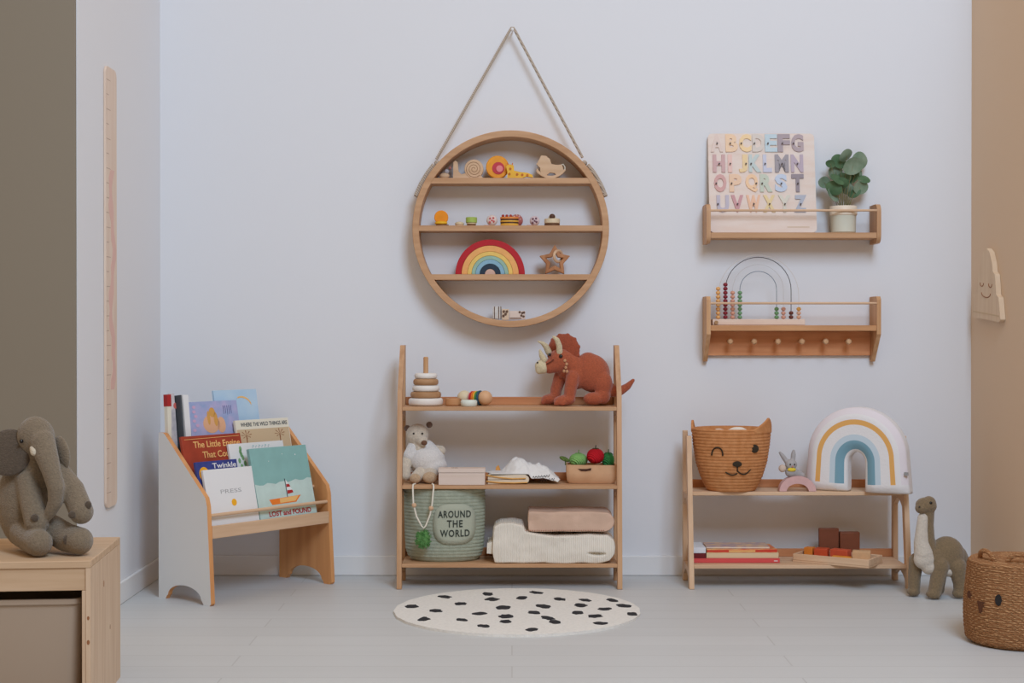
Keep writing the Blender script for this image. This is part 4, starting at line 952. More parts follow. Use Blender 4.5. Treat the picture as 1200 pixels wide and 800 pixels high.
def veg(name, lab, px, py, d, r, c, leafc, rz=None):
    tv = T(px, py + r, t.Y, 0); kk = tv.k
    v = thing(name, lab, 'toy vegetable', Vector((t.loc.x + (px - t.px0) * kk, t.Y + d * kk, Zb + (566.5 - py - (rz or r)) * kk)), 0, GV)
    pr = []
    rz_ = rz or r
    for i in range(13): a = -PI / 2 + PI * i / 12; pr.append((max(.0005, r * math.cos(a) ** .8 * kk) if 0 < i < 12 else .0005, (rz_ + rz_ * math.sin(a)) * kk * (1 - .08 * (1 if i == 12 else 0))))
    MB().lathe(pr, (0, 0, 0), 28).build('body', knit(name, c), v)
    mb = MB()
    for q in range(5): a = q * 2 * PI / 5; mb.tube([(0, 0, 2 * rz_ * kk * .97), (3 * kk * math.cos(a), 3 * kk * math.sin(a), 2 * rz_ * kk * .98), (6 * kk * math.cos(a), 6 * kk * math.sin(a), 2 * rz_ * kk * .88)], [.003, .003, .0012], 6)
    mb.tube([(0, 0, 2 * rz_ * kk * .95), (.002, 0, (2 * rz_ + 4) * kk)], [.0022, .0018], 7)
    mb.build('stem', knit('stem ' + name, leafc), v)
veg('knitted_tomato', 'red knitted tomato in the middle of the tan bag', 697.5, 535.5, -5, 10.2, (206, 32, 44), (44, 70, 40), 8.8)
veg('knitted_lettuce', 'light green knitted vegetable at the left of the tan bag', 678, 541, 4, 11, (150, 206, 120), (126, 176, 100), 8)
veg('knitted_pepper', 'dark green knitted vegetable at the right of the tan bag', 713, 541.5, 5, 7.2, (64, 150, 82), (52, 116, 64), 9)
tv = T(667, 546, t.Y, 0); v = thing('knitted_leaf', 'small olive knitted leaf drooping over the left edge of the tan bag', 'toy vegetable', Vector((t.loc.x + (662.5 - t.px0) * k, t.Y - 6 * k, Zb + (566.5 - 546) * k)), 0, GV)
MB().sphere((-1 * k, 0, 7 * k), (6.5 * k, 3 * k, 2.6 * k), Euler((0, R(22), 0))).build('leaf_blade', knit('leaf', (106, 130, 70)), v)
MB().tube([(0, 0, 0), (0, 0, 6 * k)], .0025, 7).build('leaf_stalk', knit('stalk', (90, 112, 60)), v)

# ------------------------------------------------------------------ bottom board: green basket, blankets
t, o = tt('rope_basket', 'sage green rope basket with a round worded patch on the bottom board', 'basket', 521, 661.5, 5.575, Zc)
k = t.k; YS = .575
def grad(y):   # radius by photo row
    for (a, ra), (b, rb) in zip([(571, 47.8), (600, 47.8), (630, 47.2), (648, 46), (656, 43.5), (661.5, 38)][:-1], [(571, 47.8), (600, 47.8), (630, 47.2), (648, 46), (656, 43.5), (661.5, 38)][1:]):
        if a <= y <= b: return ra + (rb - ra) * (y - a) / (b - a)
    return 47.8
def coil(y0, y1, n, rf, kk, yb, amp):
    pr = []
    for i in range(n * 6 + 1): y = y0 + (y1 - y0) * i / (n * 6); pr.append(((rf(y) - amp + amp * abs(math.sin(PI * i / 6)) ** .6) * kk, (yb - y) * kk))
    return pr
pr = coil(661.5, 577.5, 21, grad, k, 661.5, .9)
top_ = pr[-1]
pr = [(.001, 0)] + pr + [(top_[0] - .005, top_[1] + .002), (top_[0] - .010, top_[1]), (top_[0] - .010, .02), (.001, .012)]
M_sage = mat('sage cotton rope', (168, 174, 156), .9, col2=(154, 161, 143), scale=60, bump=.5, bscale=220)
MB().lathe(pr, (0, 0, 0), 64, YS).build('basket_body', M_sage, o)
def front_y(x, y, off=.4):     # distance of the basket front at photo px x, row y
    r = grad(y); dx = min(abs(x - 521), r * .98); return -YS * math.sqrt(r * r - dx * dx) - off
mb = MB(); vs = []; fs = []; n = 36
def patch(mb, pts_rings, off):
    vs = []; m = len(pts_rings[0])
    for ring in pts_rings: vs += [t.p(x, y, front_y(x, y, off)) for x, y in ring]
    fs = []
    for j in range(len(pts_rings) - 1):
        for i in range(m): l = (i + 1) % m; fs.append((j * m + i, j * m + l, (j + 1) * m + l, (j + 1) * m + i))
    fs.append(tuple(range((len(pts_rings) - 1) * m, len(pts_rings) * m)))
    mb.add(vs, fs)
rings = []
for q in (1, .75, .5, .25, .05): rings.append([(533.5 + 24.5 * q * math.copysign(abs(math.cos(2 * PI * i / n)) ** .62, math.cos(2 * PI * i / n)), 617 + 23.5 * q * math.copysign(abs(math.sin(2 * PI * i / n)) ** .72, math.sin(2 * PI * i / n))) for i in range(n)])
patch(mb, rings, 1.0)
me = bake(mb, [('SOLIDIFY', dict(thickness=.002, offset=0))], 'patch', mat('sage felt', (176, 181, 163), .95, bump=.4, bscale=240)); pch = link('patch', me, o)
M_felt = mat('charcoal felt', (60, 66, 60), .95)
for i, (s, cx, cy, w_) in enumerate((('AROUND', 533.5, 605.5, 38), ('THE', 534, 616.5, 18), ('WORLD', 534, 627.5, 34))):
    me = text_mesh(s, w=w_ * k, h=8.2 * k, depth=.001, fat=.02, spacing=1.15)
    for v in me.vertices:
        px = cx + v.co.x / k; py = cy - v.co.z / k
        v.co = t.p(px, py, front_y(px, py, 1.5)) + Vector((0, v.co.y, 0))
    me.materials.append(M_felt); me.name = 'lettering'; link('lettering', me, pch)
# necklace hanging over the shelf edge
t2, o2 = tt('bead_garland', 'white beaded cord with a green pompom hanging before the green basket', 'garland', 495.5, 571, 5.468, Zb)
o2.location = at(495.5, 571, 5.466); t2 = T(495.5, 571, 5.466, 0); zt2 = Zb + .0038 - o2.location.z
def over(px, d): v = t2.p(px, 571, d); v.z = zt2; return v
MB().tube([over(486, 9), over(485, 4), over(484.2, 0), t2.p(483.8, 571, -1.5), t2.p(484.5, 590, -1), t2.p(488, 605, 0), t2.p(494, 616.5, 0), t2.p(496.5, 619, 0), t2.p(499, 616, 0), t2.p(504, 603, 0), t2.p(506.5, 590, -1), t2.p(508.2, 571, -1.5), over(507.8, 0), over(507, 4), over(506, 9)], .0032, 8).build('cord', mat('cotton cord', (232, 226, 212), .9), o2)
for x, y in ((485.3, 592), (505.2, 595.5)): circ(t2, x, y, -.5, 2.9, B_x, 'bead', o2)
mb = MB(); rnd.seed(2)
for i in range(170):
    v = Vector((rnd.gauss(0, 1), rnd.gauss(0, 1), rnd.gauss(0, 1))).normalized(); c = t2.p(496, 631.5, -2)
    e = c + Vector((v.x * 10.5, v.y * 6, v.z * 12)) * t2.k
    mb.tube([c + (e - c) * .3, e], [.0022, .0012], 5)
mb.sphere(t2.p(496, 631.5, -2), (8 * t2.k, 4.5 * t2.k, 9.5 * t2.k)); mb.build('pompom', mat('green yarn', (104, 150, 88), .95, col2=(70, 120, 62), scale=80), o2)

t, o = tt('white_knit_blanket', 'thick white knitted blanket folded on the bottom board', 'blanket', 647, 663.5, 5.60, Zc)
k = t.k; o.location.y = 5.47
M_knit = wave_mat('white knit', (236, 230, 218), (226, 218, 204), 42, 'X', .45, dist=.6)
cutter = MB().sphere(t.p(697, 652.5, 0), (12 * k, 7 * k, 1.7 * k)).build('cutter', M_knit)
out_ = [(580, 663.4), (640, 663.5), (698, 663.5), (712, 660.5), (718.4, 653), (719.6, 645), (717.4, 637), (710, 632), (690, 631), (670, 632), (650, 632), (630, 630), (616, 627.5), (612, 620), (600, 617.5), (586, 618), (579.5, 622), (578, 634), (577, 650)]
soft('folded_body', [t.q(*p) for p in out_], 0, .185, M_knit, o, 3, cutter)
bpy.data.objects.remove(cutter)
MB().prism([t.q(*p) for p in [(571, 653), (571.5, 641), (577, 640), (584, 641.5), (584, 654)]], .02, .17, 'y').build('tucked_layer', M_knit, o, bevel=.012, seg=4)
t, o = tt('pink_blanket', 'dusty pink blanket folded on top of the white knitted blanket', 'blanket', 667, 632, 5.60, 0)
k = t.k; o.location.y = 5.485; o.location.z = Zc + .1152
t = T(667, 611.3, 5.6, 0)
M_pink = mat('dusty pink cotton', (214, 182, 160), .95, bump=.35, bscale=240, var=.05, scale=12)
soft('folded_body', band_path(fold(t, 619, 706, 605.5, 11.2, 5.6, 2), 12 * k), 0, .185, M_pink, o, 9)
mb = MB()
for i in range(36): mb.sphere(t.p(616 + i * 2.55, 609.6, -.8), .0022, u=8, w=6)
mb.build('crochet_edge', mat('edge brown pink', (176, 126, 104), .95), o)

# ------------------------------------------------------------------ low unit: cat basket, bunny, cushion, books, tray
t, o = tt('cat_basket', 'tan rope basket with a winking cat face on the low shelf unit', 'basket', 857, 573.5, 5.572, Z2[1])
k = t.k; YC = .86
CR = [(499, 47), (520, 45), (540, 42), (556, 37), (566, 32.5), (573.5, 28)]
def cgrad(y):
    if y <= 499: return 47
    for (a, ra), (b, rb) in zip(CR[:-1], CR[1:]):
        if a <= y <= b: return ra + (rb - ra) * (y - a) / (b - a)
    return 28
pr = coil(573.5, 503.5, 19, cgrad, k, 573.5, .8); top_ = pr[-1]
M_cat = mat('tan cotton rope', (204, 143, 93), .9, col2=(188, 124, 74), scale=50, bump=.5, bscale=220)
pr = [(.001, 0)] + pr + [(top_[0] + .003, top_[1] + .004), (top_[0] + .001, top_[1] + .009), (top_[0] - .006, top_[1] + .010), (top_[0] - .009, top_[1]), (25 * k, .02), (.001, .014)]
MB().lathe(pr, (0, 0, 0), 64, YC).build('basket_body', M_cat, o)
def cfront(x, y, off=.5):
    r = cgrad(y); dx = min(abs(x - 857), r * .98); return -YC * math.sqrt(r * r - dx * dx) - off
for sg, hh in ((1, 13), (-1, 9)):
    ear = MB(); base = []
    n = 10
    a0, a1 = (R(-62), R(-5)) if sg > 0 else (R(-178), R(-205))
    vs = []
    for i in range(n + 1):
        u = i / n; a = a0 + (a1 - a0) * u; r = 46 * k; hgt_ = hh * (1 - abs(2 * u - 1.25) / 1.25) if u > .625 - .625 else 0
        hgt_ = hh * min(u / .62, (1 - u) / .38)
        for (dr, dz) in ((.003, 0), (-.006, 0)):
            for zz in (-.006, .010 + hgt_ * k): vs.append(((r + dr) * math.cos(a), (r + dr) * math.sin(a) * YC, top_[1] + zz))
    fs = []
    for i in range(n):
        b = i * 4; c = b + 4
        fs += [(b, c, c + 1, b + 1), (b + 2, b + 3, c + 3, c + 2), (b + 1, c + 1, c + 3, b + 3), (b, b + 2, c + 2, c)]
    fs += [(0, 1, 3, 2), (4 * n, 4 * n + 2, 4 * n + 3, 4 * n + 1)]
    ear.add(vs, fs).build('ear', M_cat, o, bevel=.002)
M_dkth = mat('dark thread', (56, 46, 34), .9)
MB().tube([t.p(830 + 6 * (1 - math.cos(R(a))), 530.5 - 9.5 * math.sin(R(a)) ** .8, cfront(830 + 6 * (1 - math.cos(R(a))), 530.5 - 9.5 * math.sin(R(a)) ** .8, .8)) for a in range(0, 181, 15)], .0026, 8).build('winking_eye', M_dkth, o)
MB().sphere(t.p(879, 522.5, cfront(879, 522.5)), (4.7 * k, .8 * k, 4.8 * k)).build('eye', M_dkth, o)
MB().sphere(t.p(858.5, 540, cfront(858, 540)), (5.4 * k, .9 * k, 3.4 * k)).build('nose', M_dkth, o)
mb = MB(); mb.tube([t.p(858.8, 542, cfront(858, 542)), t.p(859, 548, cfront(858, 548))], .0024, 8)
mb.tube([t.p(845.5 + 13.5 * u / 10, 549.5 + 3.2 * math.sin(PI * u / 10 * .86), cfront(845.5 + 1.35 * u, 551, .8)) for u in range(11)], .0024, 8)
mb.tube([t.p(859 + 16 * u / 10, 548 + 5 * math.sin(PI * u / 10 * .98) - 1.8 * u / 10, cfront(859 + 1.6 * u, 551, .8)) for u in range(11)], .0024, 8)
mb.build('mouth', M_dkth, o)
tc_ = thing('white_cloth', 'white folded cloth showing at the top inside the cat basket', 'cloth', t.loc + Vector((-.005, .0, .018)))
me = blobs('cloth', T(857, 560, 5.572, 0), [('s', 850, 511, 6, 24, 22, 16), ('s', 868, 509, 10, 18, 20, 17), ('s', 845, 506, 8, 12, 14, 12)], mat('cream cotton', (236, 228, 214), .9, bump=.4, bscale=80), tc_, 1.6, 6)

t, o = tt('bunny_rocker', 'grey wooden bunny with a yellow bow riding a pink arch', 'toy', 934, 573.3, 5.535, Z2[1])
k = t.k
ar = [(934 + 21.5 * math.cos(R(a)), 573.2 - 18 * math.sin(R(a))) for a in range(0, 181, 9)] + [(934 + 13 * math.cos(R(a)), 573.2 - 9 * math.sin(R(a))) for a in range(180, -1, -9)]
outline(t, ar, -6, 6, paint('blush pink', (218, 176, 172)), 'arch', o, .001)
M_gr = mat('bunny grey', (176, 172, 172), .8, var=.08)
blobs('body', t, [('s', 927, 551, 0, 7, 6, 6.5), ('s', 927, 542, -1, 7, 6, 6.5), ('c', [(932, 552, 0, 5), (940, 555, 0, 3.5)]), ('c', [(923, 540, 1, 3), (918, 533, 1, 2.6), (914.5, 528.5, 2, 1.6)]), ('c', [(929.5, 538, 1, 2.8), (930, 531, 1, 3), (930.5, 526.5, 1, 1.8)])], M_gr, o, .7, 3)
blobs('paw', t, [('s', 916.5, 546.5, -3, 4.6, 4, 4.6)], mat('paw beige', (206, 186, 170), .8), o, .7, 3)
MB().sphere(t.p(927, 547.8, -5), (5 * k, 2.6 * k, 2.4 * k)).build('bow', paint('yellow bow', (232, 206, 66), .8), o)
for x in (925, 930): circ(t, x, 541.5, -7, .9, M_eye, 'eye', o)
circ(t, 927.5, 544, -7.4, .9, paint('nose pink', (216, 140, 140)), 'nose', o)

# cushion
PA = R(-29)
CL = Vector((xat(1006, 5.53), 5.528, Z2[1] + .001)); k = 5.53 / F
o = thing('rainbow_cushion', 'white rainbow shaped cushion with orange and teal stripes on the low shelf unit', 'cushion', CL, PA)
Wd, Ht, Ri = .186, .315, .033      # half width, height, inner half width
def arch_pt(s, r):   # s 0..1 along the arch from the left leg to the right leg, r 0 inner .. 1 outer
    leg = .42
    half = Ri + (Wd - Ri) * r; spring_o = Ht - Wd * 0.98; spring_i = .105
    spring = spring_i + (spring_o - spring_i) * r; toph = .148 + (Ht - .148) * r
    flare = .012 * r
    if s < .26: u = s / .26; return (-half - flare * (1 - u), spring * u)
    if s > .74: u = (1 - s) / .26; return (half + flare * (1 - u), spring * u)
    a = PI - (s - .26) / .48 * PI; return (half * math.cos(a), spring + (toph - spring) * math.sin(a))
stripes = [(.0, .07, 0), (.07, .27, 1), (.27, .40, 2), (.40, .62, 0), (.62, .735, 3), (.735, .86, 0), (.86, 1.0, 4)]
rs = [0, .035, .07, .12, .17, .22, .27, .33, .40, .47, .55, .62, .66, .70, .735, .80, .86, .91, .95, .98, 1.0]
ns = 72; mb = MB()
def puff(s, r):
    e = min(r, 1 - r); ee = min(1, (e + .012) / .22) ** .5
    b = min(s, 1 - s); bb = min(1, (b * 1.0 + .01) / .06) ** .5
    return .048 * (.35 + .65 * ee) * (.55 + .45 * bb)
nr = len(rs)
for side in (-1, 1):
    vs = []
    for i in range(ns + 1):
        for r in rs:
            x, z = arch_pt(i / ns, r); vs.append((x, side * puff(i / ns, r), z))
    for j in range(nr - 1):
        rm = (rs[j] + rs[j + 1]) / 2; mi = next(m for a, b, m in stripes if a <= rm <= b)
        fs = []; fe = []
        for i in range(ns):
            (fe if (i < 5 or i >= ns - 5) else fs).append((i * nr + j, i * nr + j + 1, (i + 1) * nr + j + 1, (i + 1) * nr + j))
        o_ = len(mb.v)
        mb.add(vs, fs, mi if side < 0 else 0); mb.add(vs, fe, 0)
# edge walls
for j in (0, nr - 1):
    vs = []; 
    for i in range(ns + 1):
        x, z = arch_pt(i / ns, rs[j]); p = puff(i / ns, rs[j])
        for q in range(5): a = -PI / 2 + PI * q / 4; vs.append((x + 0 * a, p * math.sin(a), z))
    mb.add(vs, [(i * 5 + q, i * 5 + q + 1, (i + 1) * 5 + q + 1, (i + 1) * 5 + q) for i in range(ns) for q in range(4)], 0)
for i in (0, ns):
    vs = []
    for r in rs:
        x, z = arch_pt(i / ns, r); p = puff(i / ns, r)
        for q in range(5): a = -PI / 2 + PI * q / 4; vs.append((x, p * math.sin(a), z - .0))
    mb.add(vs, [(j * 5 + q, j * 5 + q + 1, (j + 1) * 5 + q + 1, (j + 1) * 5 + q) for j in range(nr - 1) for q in range(4)], 0)
cw_ = [mat('cushion white', (230, 228, 228), .9, bump=.3, bscale=120), mat('cushion teal', (122, 162, 178), .9), mat('cushion pale blue', (196, 212, 222), .9), mat('cushion orange', (226, 172, 100), .9), mat('cushion lilac white', (228, 221, 225), .9)]
me = mb.mesh('cushion_body', cw_, 70)
import bmesh
b_ = bmesh.new(); b_.from_mesh(me); bmesh.ops.remove_doubles(b_, verts=b_.verts, dist=.0006); bmesh.ops.recalc_face_normals(b_, faces=b_.faces); b_.to_mesh(me); b_.free()
link('cushion_body', me, o)
MB().box((Wd - .004, -.044, .07), (Wd + .010, -.038, .082)).build('care_label', mat('label grey', (150, 150, 150), .8), o)

# lower board of the low unit
Zl = Z2[0]; G5 = 'picture books stacked flat on the low unit'
def flatbook(label, x0, x1, z, th, y0, y1, cov, spine, rz=0):
    c = Vector(((xat(x0, 5.5) + xat(x1, 5.5)) / 2, (y0 + y1) / 2, z)); hw = (xat(x1, 5.5) - xat(x0, 5.5)) / 2; hd_ = (y1 - y0) / 2
    b = thing('stacked_book', label, 'book', c, R(rz), G5)
    mb = MB(); mb.box((-hw, -hd_, 0), (hw, hd_, .0018)); mb.box((-hw, -hd_, th - .0018), (hw, hd_, th)); mb.i = 1; mb.box((-hw, -hd_, .0018), (hw, -hd_ + .002, th - .0018))
    mb.build('cover', [cov, spine], b, bevel=.0006)
    MB().box((-hw + .003, -hd_ + .002, .0018), (hw - .003, hd_ - .003, th - .0018)).build('pages', M_page, b)
    return b, hw, hd_
M_mag = mat('magazine cover red and gold', (222, 96, 60), .4, col2=(236, 190, 120), scale=26); M_pk = mat('cover pink red', (214, 84, 84), .45); M_bg = mat('cover cream tan', (220, 198, 160), .5)
b, hw, hd_ = flatbook('flat pink red book at the bottom of the low unit stack', 813.6, 915, Zl, .0165, 5.515, 5.668, M_pk, M_pk)
MB().box((hw - .022, -hd_ - .0008, .006), (hw - .008, -hd_, .009)).build('spine_mark', M_bw, b)
b, hw, hd_ = flatbook('flat cream book in the middle of the low unit stack', 829, 914, Zl + .0167, .020, 5.522, 5.668, M_bg, M_bg)
flatbook('short dark maroon book end at the left of the low unit stack', 813.5, 828, Zl + .0167, .018, 5.522, 5.66, paint('maroon', (110, 30, 36)), paint('maroon', (110, 30, 36)))
b, hw, hd_ = flatbook('red and yellow glossy magazine on top of the low unit stack', 829, 912, Zl + .0369, .012, 5.525, 5.67, M_mag, mat('spine red', (206, 66, 50), .45), 1.5)
MB().box((-.05, -hd_ - .0008, .003), (.05, -hd_, .009)).build('spine_title', M_gold, b)
flatbook('icy white book over the maroon one in the low unit stack', 812.5, 828.3, Zl + .0349, .022, 5.525, 5.66, mat('cover ice white', (222, 226, 232), .5), mat('cover ice white', (222, 226, 232), .5))
b, hw, hd_ = flatbook('colourful open topped leaflet lying on the red magazine', 830, 905, Zl + .0491, .007, 5.545, 5.665, mat('leaflet print', (224, 190, 150), .5, col2=(170, 150, 170), scale=30), M_cream, -1)

TA = R(-33); tw, td, th = .235, .15, .030
TO = Vector((1.305 - .1237 + .0409, 5.388 + .0803 + .0629, Zl + .0002)); 
o = thing('wooden_tray', 'square pale wooden tray turned at an angle on the low unit bottom board', 'tray', TO, TA)
TA_ = TA
MB().box((-tw / 2 - .03, -td / 2, 0), (tw / 2 + .03, td / 2, .006)).build('tray_base', B_x, o)
X0, X1 = -tw / 2 - .03, tw / 2 + .03
for a, b in (((X0, -td / 2, .006), (X1, -td / 2 + .009, th)), ((X0, td / 2 - .009, .006), (X1, td / 2, th))): MB().box(a, b).build('tray_side', B_x, o, bevel=.002)
for a, b in (((X0, -td / 2 + .009, .006), (X0 + .009, td / 2 - .009, th)), ((X1 - .009, -td / 2 + .009, .006), (X1, td / 2 - .009, th))): MB().box(a, b).build('tray_side', B_x, o, bevel=.002)
TM = Matrix.Translation(TO) @ Matrix.Rotation(TA, 4, 'Z')
def blk(label, x, y, sx, sy, sz, c, rz=0, z=.0062, half=False):
    g = thing('wooden_block', label, 'toy block', TM @ Vector((x, y, z)), TA + R(rz), 'wooden blocks on the tray')
    m = paint('block %d %d %d' % c, c)
    MB().box((-sx / 2, -sy / 2, 0), (sx / 2, sy / 2, sz)).build('block', m, g, bevel=.002)
blk('amber orange cube block at the left end of the tray', -.115, .012, .034, .034, .040, (228, 136, 52))
blk('red orange long block second from the left on the tray', -.066, .010, .05, .045, .040, (206, 82, 46), 8)
blk('coral red long block in the middle of the tray', .004, .022, .07, .04, .040, (212, 92, 60), -4)
blk('flat yellow orange block at the front of the tray', .032, -.042, .07, .024, .024, (232, 150, 48), 4)
blk('natural pale wooden block at the right of the tray', .088, .014, .066, .05, .042, (222, 180, 136), 18)
k = 5.68 / F
for lab, px, wpx, hpx, y0 in (('dark brown wooden block behind the tray, the left one', 972, 23, 25, 5.653), ('dark brown wooden block behind the tray, the right one', 996.5, 23, 22, 5.641)):
    g = thing('wooden_block', lab, 'toy block', Vector((xat(px, y0), y0, Zl)), 0, 'dark brown wooden blocks behind the tray')
    MB().box((-wpx * k / 2, 0, 0), (wpx * k / 2, 5.674 - y0, hpx * k * 1.35)).build('block', paint('dark brown', (132, 76, 52)), g, bevel=.003)

# ------------------------------------------------------------------ long necked dinosaur on the floor
t, o = tt('plush_long_necked_dinosaur', 'grey brown plush long necked dinosaur standing on the floor beside the low unit', 'plush toy', 1097, 700.5, 5.30, 0)
MD = fur('taupe', (140, 120, 92)); MC = fur('cream belly', (216, 206, 192), .94)
blobs('body', t, [
    ('s', 1084.5, 592.5, -4, 12.6, 9, 9.5, 8), ('s', 1078.5, 595.5, -6, 7.5, 7.5, 6.6), ('s', 1088, 590, -3, 8.5, 8, 8.5),
    ('c', [(1087, 598, -2, 8), (1085.5, 615, -2, 8.6), (1085.5, 632, -2, 9.8), (1088, 648, -1, 12)]),
    ('s', 1110, 652, 1, 21, 16, 23), ('s', 1096, 656, 0, 16, 15, 19), ('s', 1118, 662, 2, 14, 15, 16),
    ('c', [(1075.5, 658, 4, 9), (1073.5, 676, 5, 7.6), (1073, 692, 5, 7.2)]), ('s', 1072, 694.5, 4, 8, 7.5, 5.6),
    ('c', [(1100, 662, -10, 10), (1095, 680, -12, 8.6), (1092, 692, -13, 8)]), ('s', 1090.5, 694.2, -14, 9, 8, 6),
    ('c', [(1120, 664, -8, 11), (1122.5, 682, -9, 8), (1122.5, 690, -9, 7.4)]), ('s', 1121.5, 694, -10, 8.4, 7.5, 6),
    ('c', [(1106, 668, 12, 9), (1104, 690, 12, 7), (1104, 693, 12, 7)]),
    ('c', [(1124, 652, 4, 11), (1133, 660, 8, 7), (1141, 668, 12, 4.5), (1148, 673, 16, 2.6)])], MD, o)
blobs('pale_belly', t, [('c', [(1080.5, 607, -5.5, 6.4), (1079, 622, -6, 7.4), (1078.5, 636, -6, 9), (1081, 648, -6, 11.5)]), ('s', 1082, 655, -7, 13, 10, 12), ('s', 1087, 664, -7, 9, 9, 9), ('s', 1110, 669, -3, 14, 11, 7)], MC, o)
circ(t, 1087.8, 588.4, -12.2, 1.7, M_eye, 'eye', o); circ(t, 1074.4, 593, -12.5, 1.0, M_eye, 'nostril', o)

# ------------------------------------------------------------------ seagrass basket at the right edge
BX, BY = xat(1190.5, 4.56), 4.53
o = thing('seagrass_basket', 'round woven seagrass basket with a lid and animal face at the right edge', 'basket', (BX, BY, 0))
M_sea2 = wave_mat('woven seagrass', (212, 164, 118), (150, 104, 68), 38, 'Z', .9, .9, 5, ('DIAGONAL', 46))
kb = 4.53 / F; pr = [(.001, 0)]
nb = 38; Hb = .243
for i in range(nb * 4 + 1):
    u = i / (nb * 4); r = (59.5 + 3.2 * math.sin(PI * (1 - u) ** 1.3) - 1.4 * u ** 2) * kb
    if u < .05: r -= (.05 - u) * 60 * kb * 2
    pr.append((r - .0022 + .0022 * abs(math.sin(PI * i / 4)), .001 + Hb * u))
rt = pr[-1][0]
pr += [(rt - .012, Hb + .002), (rt - .013, Hb - .02), (.001, Hb - .03)]
nseg = 120
mb = MB().lathe(pr, (0, 0, 0), nseg)
for i, v in enumerate(mb.v):
    r = math.hypot(v.x, v.y)
    if r > .05: a = math.atan2(v.y, v.x); s = 1 + .010 * math.sin(a * 36 + (math.floor(v.z / (Hb / nb)) % 2) * PI); v.x *= s; v.y *= s
mb.build('basket_body', M_sea2, o, sharp=80)
lid = [(rt - .014, Hb - .005), (rt - .002, Hb), (rt + .001, Hb + .006), (rt - .006, Hb + .013), (rt - .03, Hb + .018), (rt - .08, Hb + .024), (.001, Hb + .026)]
mb = MB()
full = [lid[0], lid[1], lid[2], lid[3]]
for i in range(40):
    u = i / 39; r = (rt - .006) * (1 - u) + .001 * u; full.append((r, Hb + .013 + .012 * math.sin(PI / 2 * u) + .0018 * abs(math.sin(i * PI / 3))))
mb.lathe(full, (0, 0, 0), 80).build('lid', M_sea2, o, sharp=80)
for (ang, hh) in ((R(-160), .030), (R(-108), .030), (R(-60), .03)):
    cx, cy = (rt - .035) * math.cos(ang), (rt - .035) * math.sin(ang)
    tx, ty = -math.sin(ang), math.cos(ang); tilt_ = .35
    pts = [(cx + tx * .034 * math.cos(a) + math.cos(ang) * hh * tilt_ * math.sin(a), cy + ty * .034 * math.cos(a) + math.sin(ang) * hh * tilt_ * math.sin(a), Hb + .014 + hh * math.sin(a)) for a in [R(i * 15) for i in range(13)]]
    if ang == R(-60): continue
    MB().tube(pts, .0075, 8).build('ear_loop', M_sea2, o)
def bface(px, py, rx, rz, m, nm, tri=False):
    # point on the basket wall seen at this pixel
    rd = ray(px, py); c = Vector((0, 0, CAMZ)); x0, y0 = c.x - BX, c.y - BY
    rad = 60.3 * kb + (.0015 if py < 700 else .004); A = rd.x ** 2 + rd.y ** 2; B = 2 * (x0 * rd.x + y0 * rd.y); Cc = x0 * x0 + y0 * y0 - rad * rad
    disc_ = B * B - 4 * A * Cc
    tt_ = (-B - math.sqrt(max(0, disc_))) / (2 * A); p = c + rd * tt_; a = math.atan2(p.y - BY, p.x - BX)
    mb = MB(); mb.M = Matrix.Rotation(a + PI / 2, 4, 'Z')
    pl = [(-rx, rz), (rx, rz * .9), (rx * .3, -rz), (-rx * .3, -rz)] if tri else ell(0, 0, rx, rz, 18)
    mb.M = Matrix.Rotation(a + PI / 2, 4, 'Z') @ Matrix.Translation((0, -rad, p.z))
    mb.prism(pl, -.003, .006, 'y').build(nm, m, o, bevel=.001)
M_df = mat('black felt', (44, 40, 40), .9); M_bf = mat('brown felt', (92, 56, 36), .9)
bface(1170, 703, .0095, .0165, M_df, 'eye'); bface(1136.5, 696.5, .012, .012, M_bf, 'eye'); bface(1149.5, 711, .013, .018, M_bf, 'nose', True)

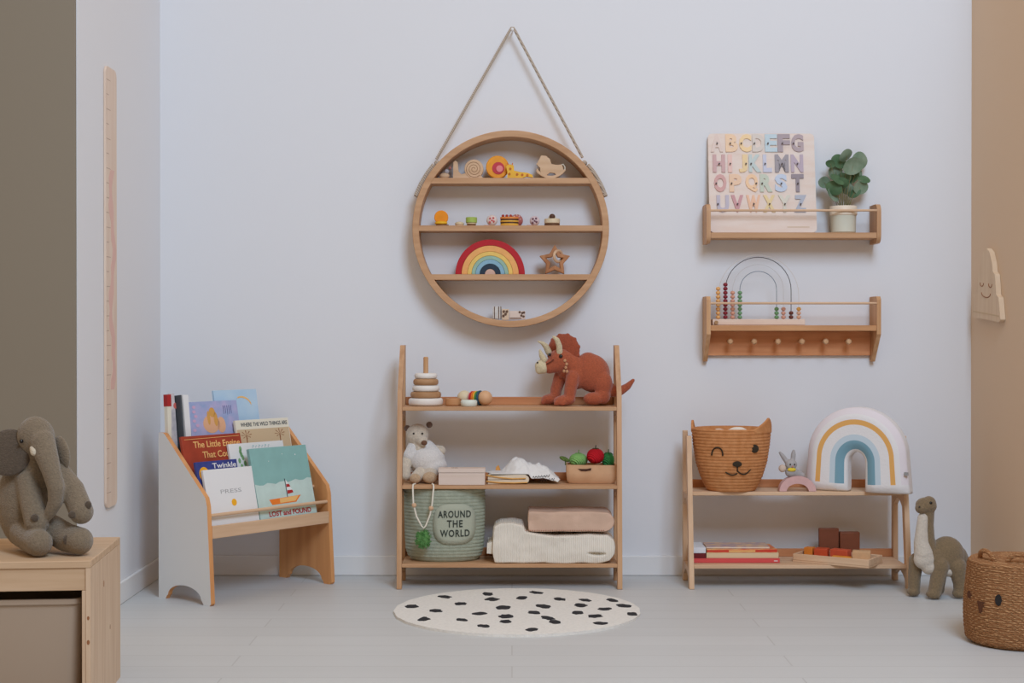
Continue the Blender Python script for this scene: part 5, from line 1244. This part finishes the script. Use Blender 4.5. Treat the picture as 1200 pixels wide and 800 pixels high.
# ------------------------------------------------------------------ elephant on the cabinet
t = T(50, 648.5, 3.79, CZ); t.loc.x = xat(55, 3.79)
o = thing('plush_elephant', 'grey brown plush elephant sitting on the pine cabinet at the left edge', 'plush toy', t.loc)
ME = fur('elephant', (134, 120, 101)); MEd = fur('elephant dark', (92, 80, 68))
blobs('body', t, [
    ('s', 37, 514, 0, 21.5, 21, 24.5, -12), ('s', 45, 520, -6, 14, 16, 16),
    ('s', 20, 592, 12, 32, 30, 54), ('s', 34, 560, 8, 27, 22, 30), ('c', [(36, 532, 4, 18), (34, 552, 6, 22)]),
    ('c', [(48, 520, -12, 15.5), (57, 536, -22, 13), (64, 552, -28, 11), (70, 570, -31, 10), (69, 586, -30, 8.6), (63, 598, -28, 7), (58, 606, -26, 5)]),
    ('c', [(28, 562, -8, 13), (38, 590, -18, 13.5), (46, 611, -26, 14)]),
    ('c', [(66, 556, -4, 13), (84, 575, -14, 14), (97, 599, -24, 14.2)]),
    ('c', [(26, 626, -6, 18), (44, 632, -28, 16), (53, 632.6, -40, 15.6)]),
    ('c', [(55, 622, 0, 17), (78, 630, -16, 16.5), (96, 632, -28, 16)])], ME, o, 1.3, 7)
ear = MB(); k = t.k
ear.M = Matrix.Translation(t.p(9, 531, -12)) @ Matrix.Rotation(R(6), 4, 'Z') @ Matrix.Rotation(R(-24), 4, 'X') @ Matrix.Rotation(R(-10), 4, 'Y')
ear.sphere((0, 0, 0), (27 * k, 5.5 * k, 29 * k), u=30, w=18)
link('ear', bake(ear, [('SMOOTH', dict(factor=.5, iterations=2))], 'ear', MEd), o)  # darker plush carries the shadow on this ear in its colour
ear = MB(); ear.M = Matrix.Translation(t.p(67, 533, -2)) @ Matrix.Rotation(R(-38), 4, 'Z') @ Matrix.Rotation(R(-22), 4, 'Y')
ear.sphere((0, 0, 0), (15 * k, 5.5 * k, 21 * k), u=24, w=16)
link('ear', bake(ear, [('SMOOTH', dict(factor=.5, iterations=2))], 'ear', ME), o)
blobs('tusk', t, [('c', [(41.5, 526.5, -22, 5), (43.5, 529.5, -26, 4.8)])], fur('tusk cream', (214, 204, 184), .92), o, .9, 3)
circ(t, 26, 517.5, -18.5, 2.4, M_eye, 'eye', o)
for (x, y, d, rx, rz) in ((90, 601, -36.5, 4.6, 4.2), (107, 590, -31, 4, 4.6), (48, 604, -39, 4.6, 4.6), (83.5, 630, -36, 4.2, 6), ):
    MB().sphere(t.p(x, y, d), (rx * k, 3 * k, rz * k)).build('paw_pad', MEd, o)

# settle: a hair of air between each thing and what it rests on
for ob in list(COL.objects):
    if ob.parent is None and 'label' in ob.keys() and ob.name.split('.')[0] not in ('round_hanging_shelf', 'wall_shelf', 'wall_hook', 'growth_chart', 'wall_ornament', 'book_rack', 'open_shelf_unit', 'toy_cabinet', 'round_rug', 'seagrass_basket', 'plush_long_necked_dinosaur', 'puzzle_letter'):
        ob.location.z += .0007
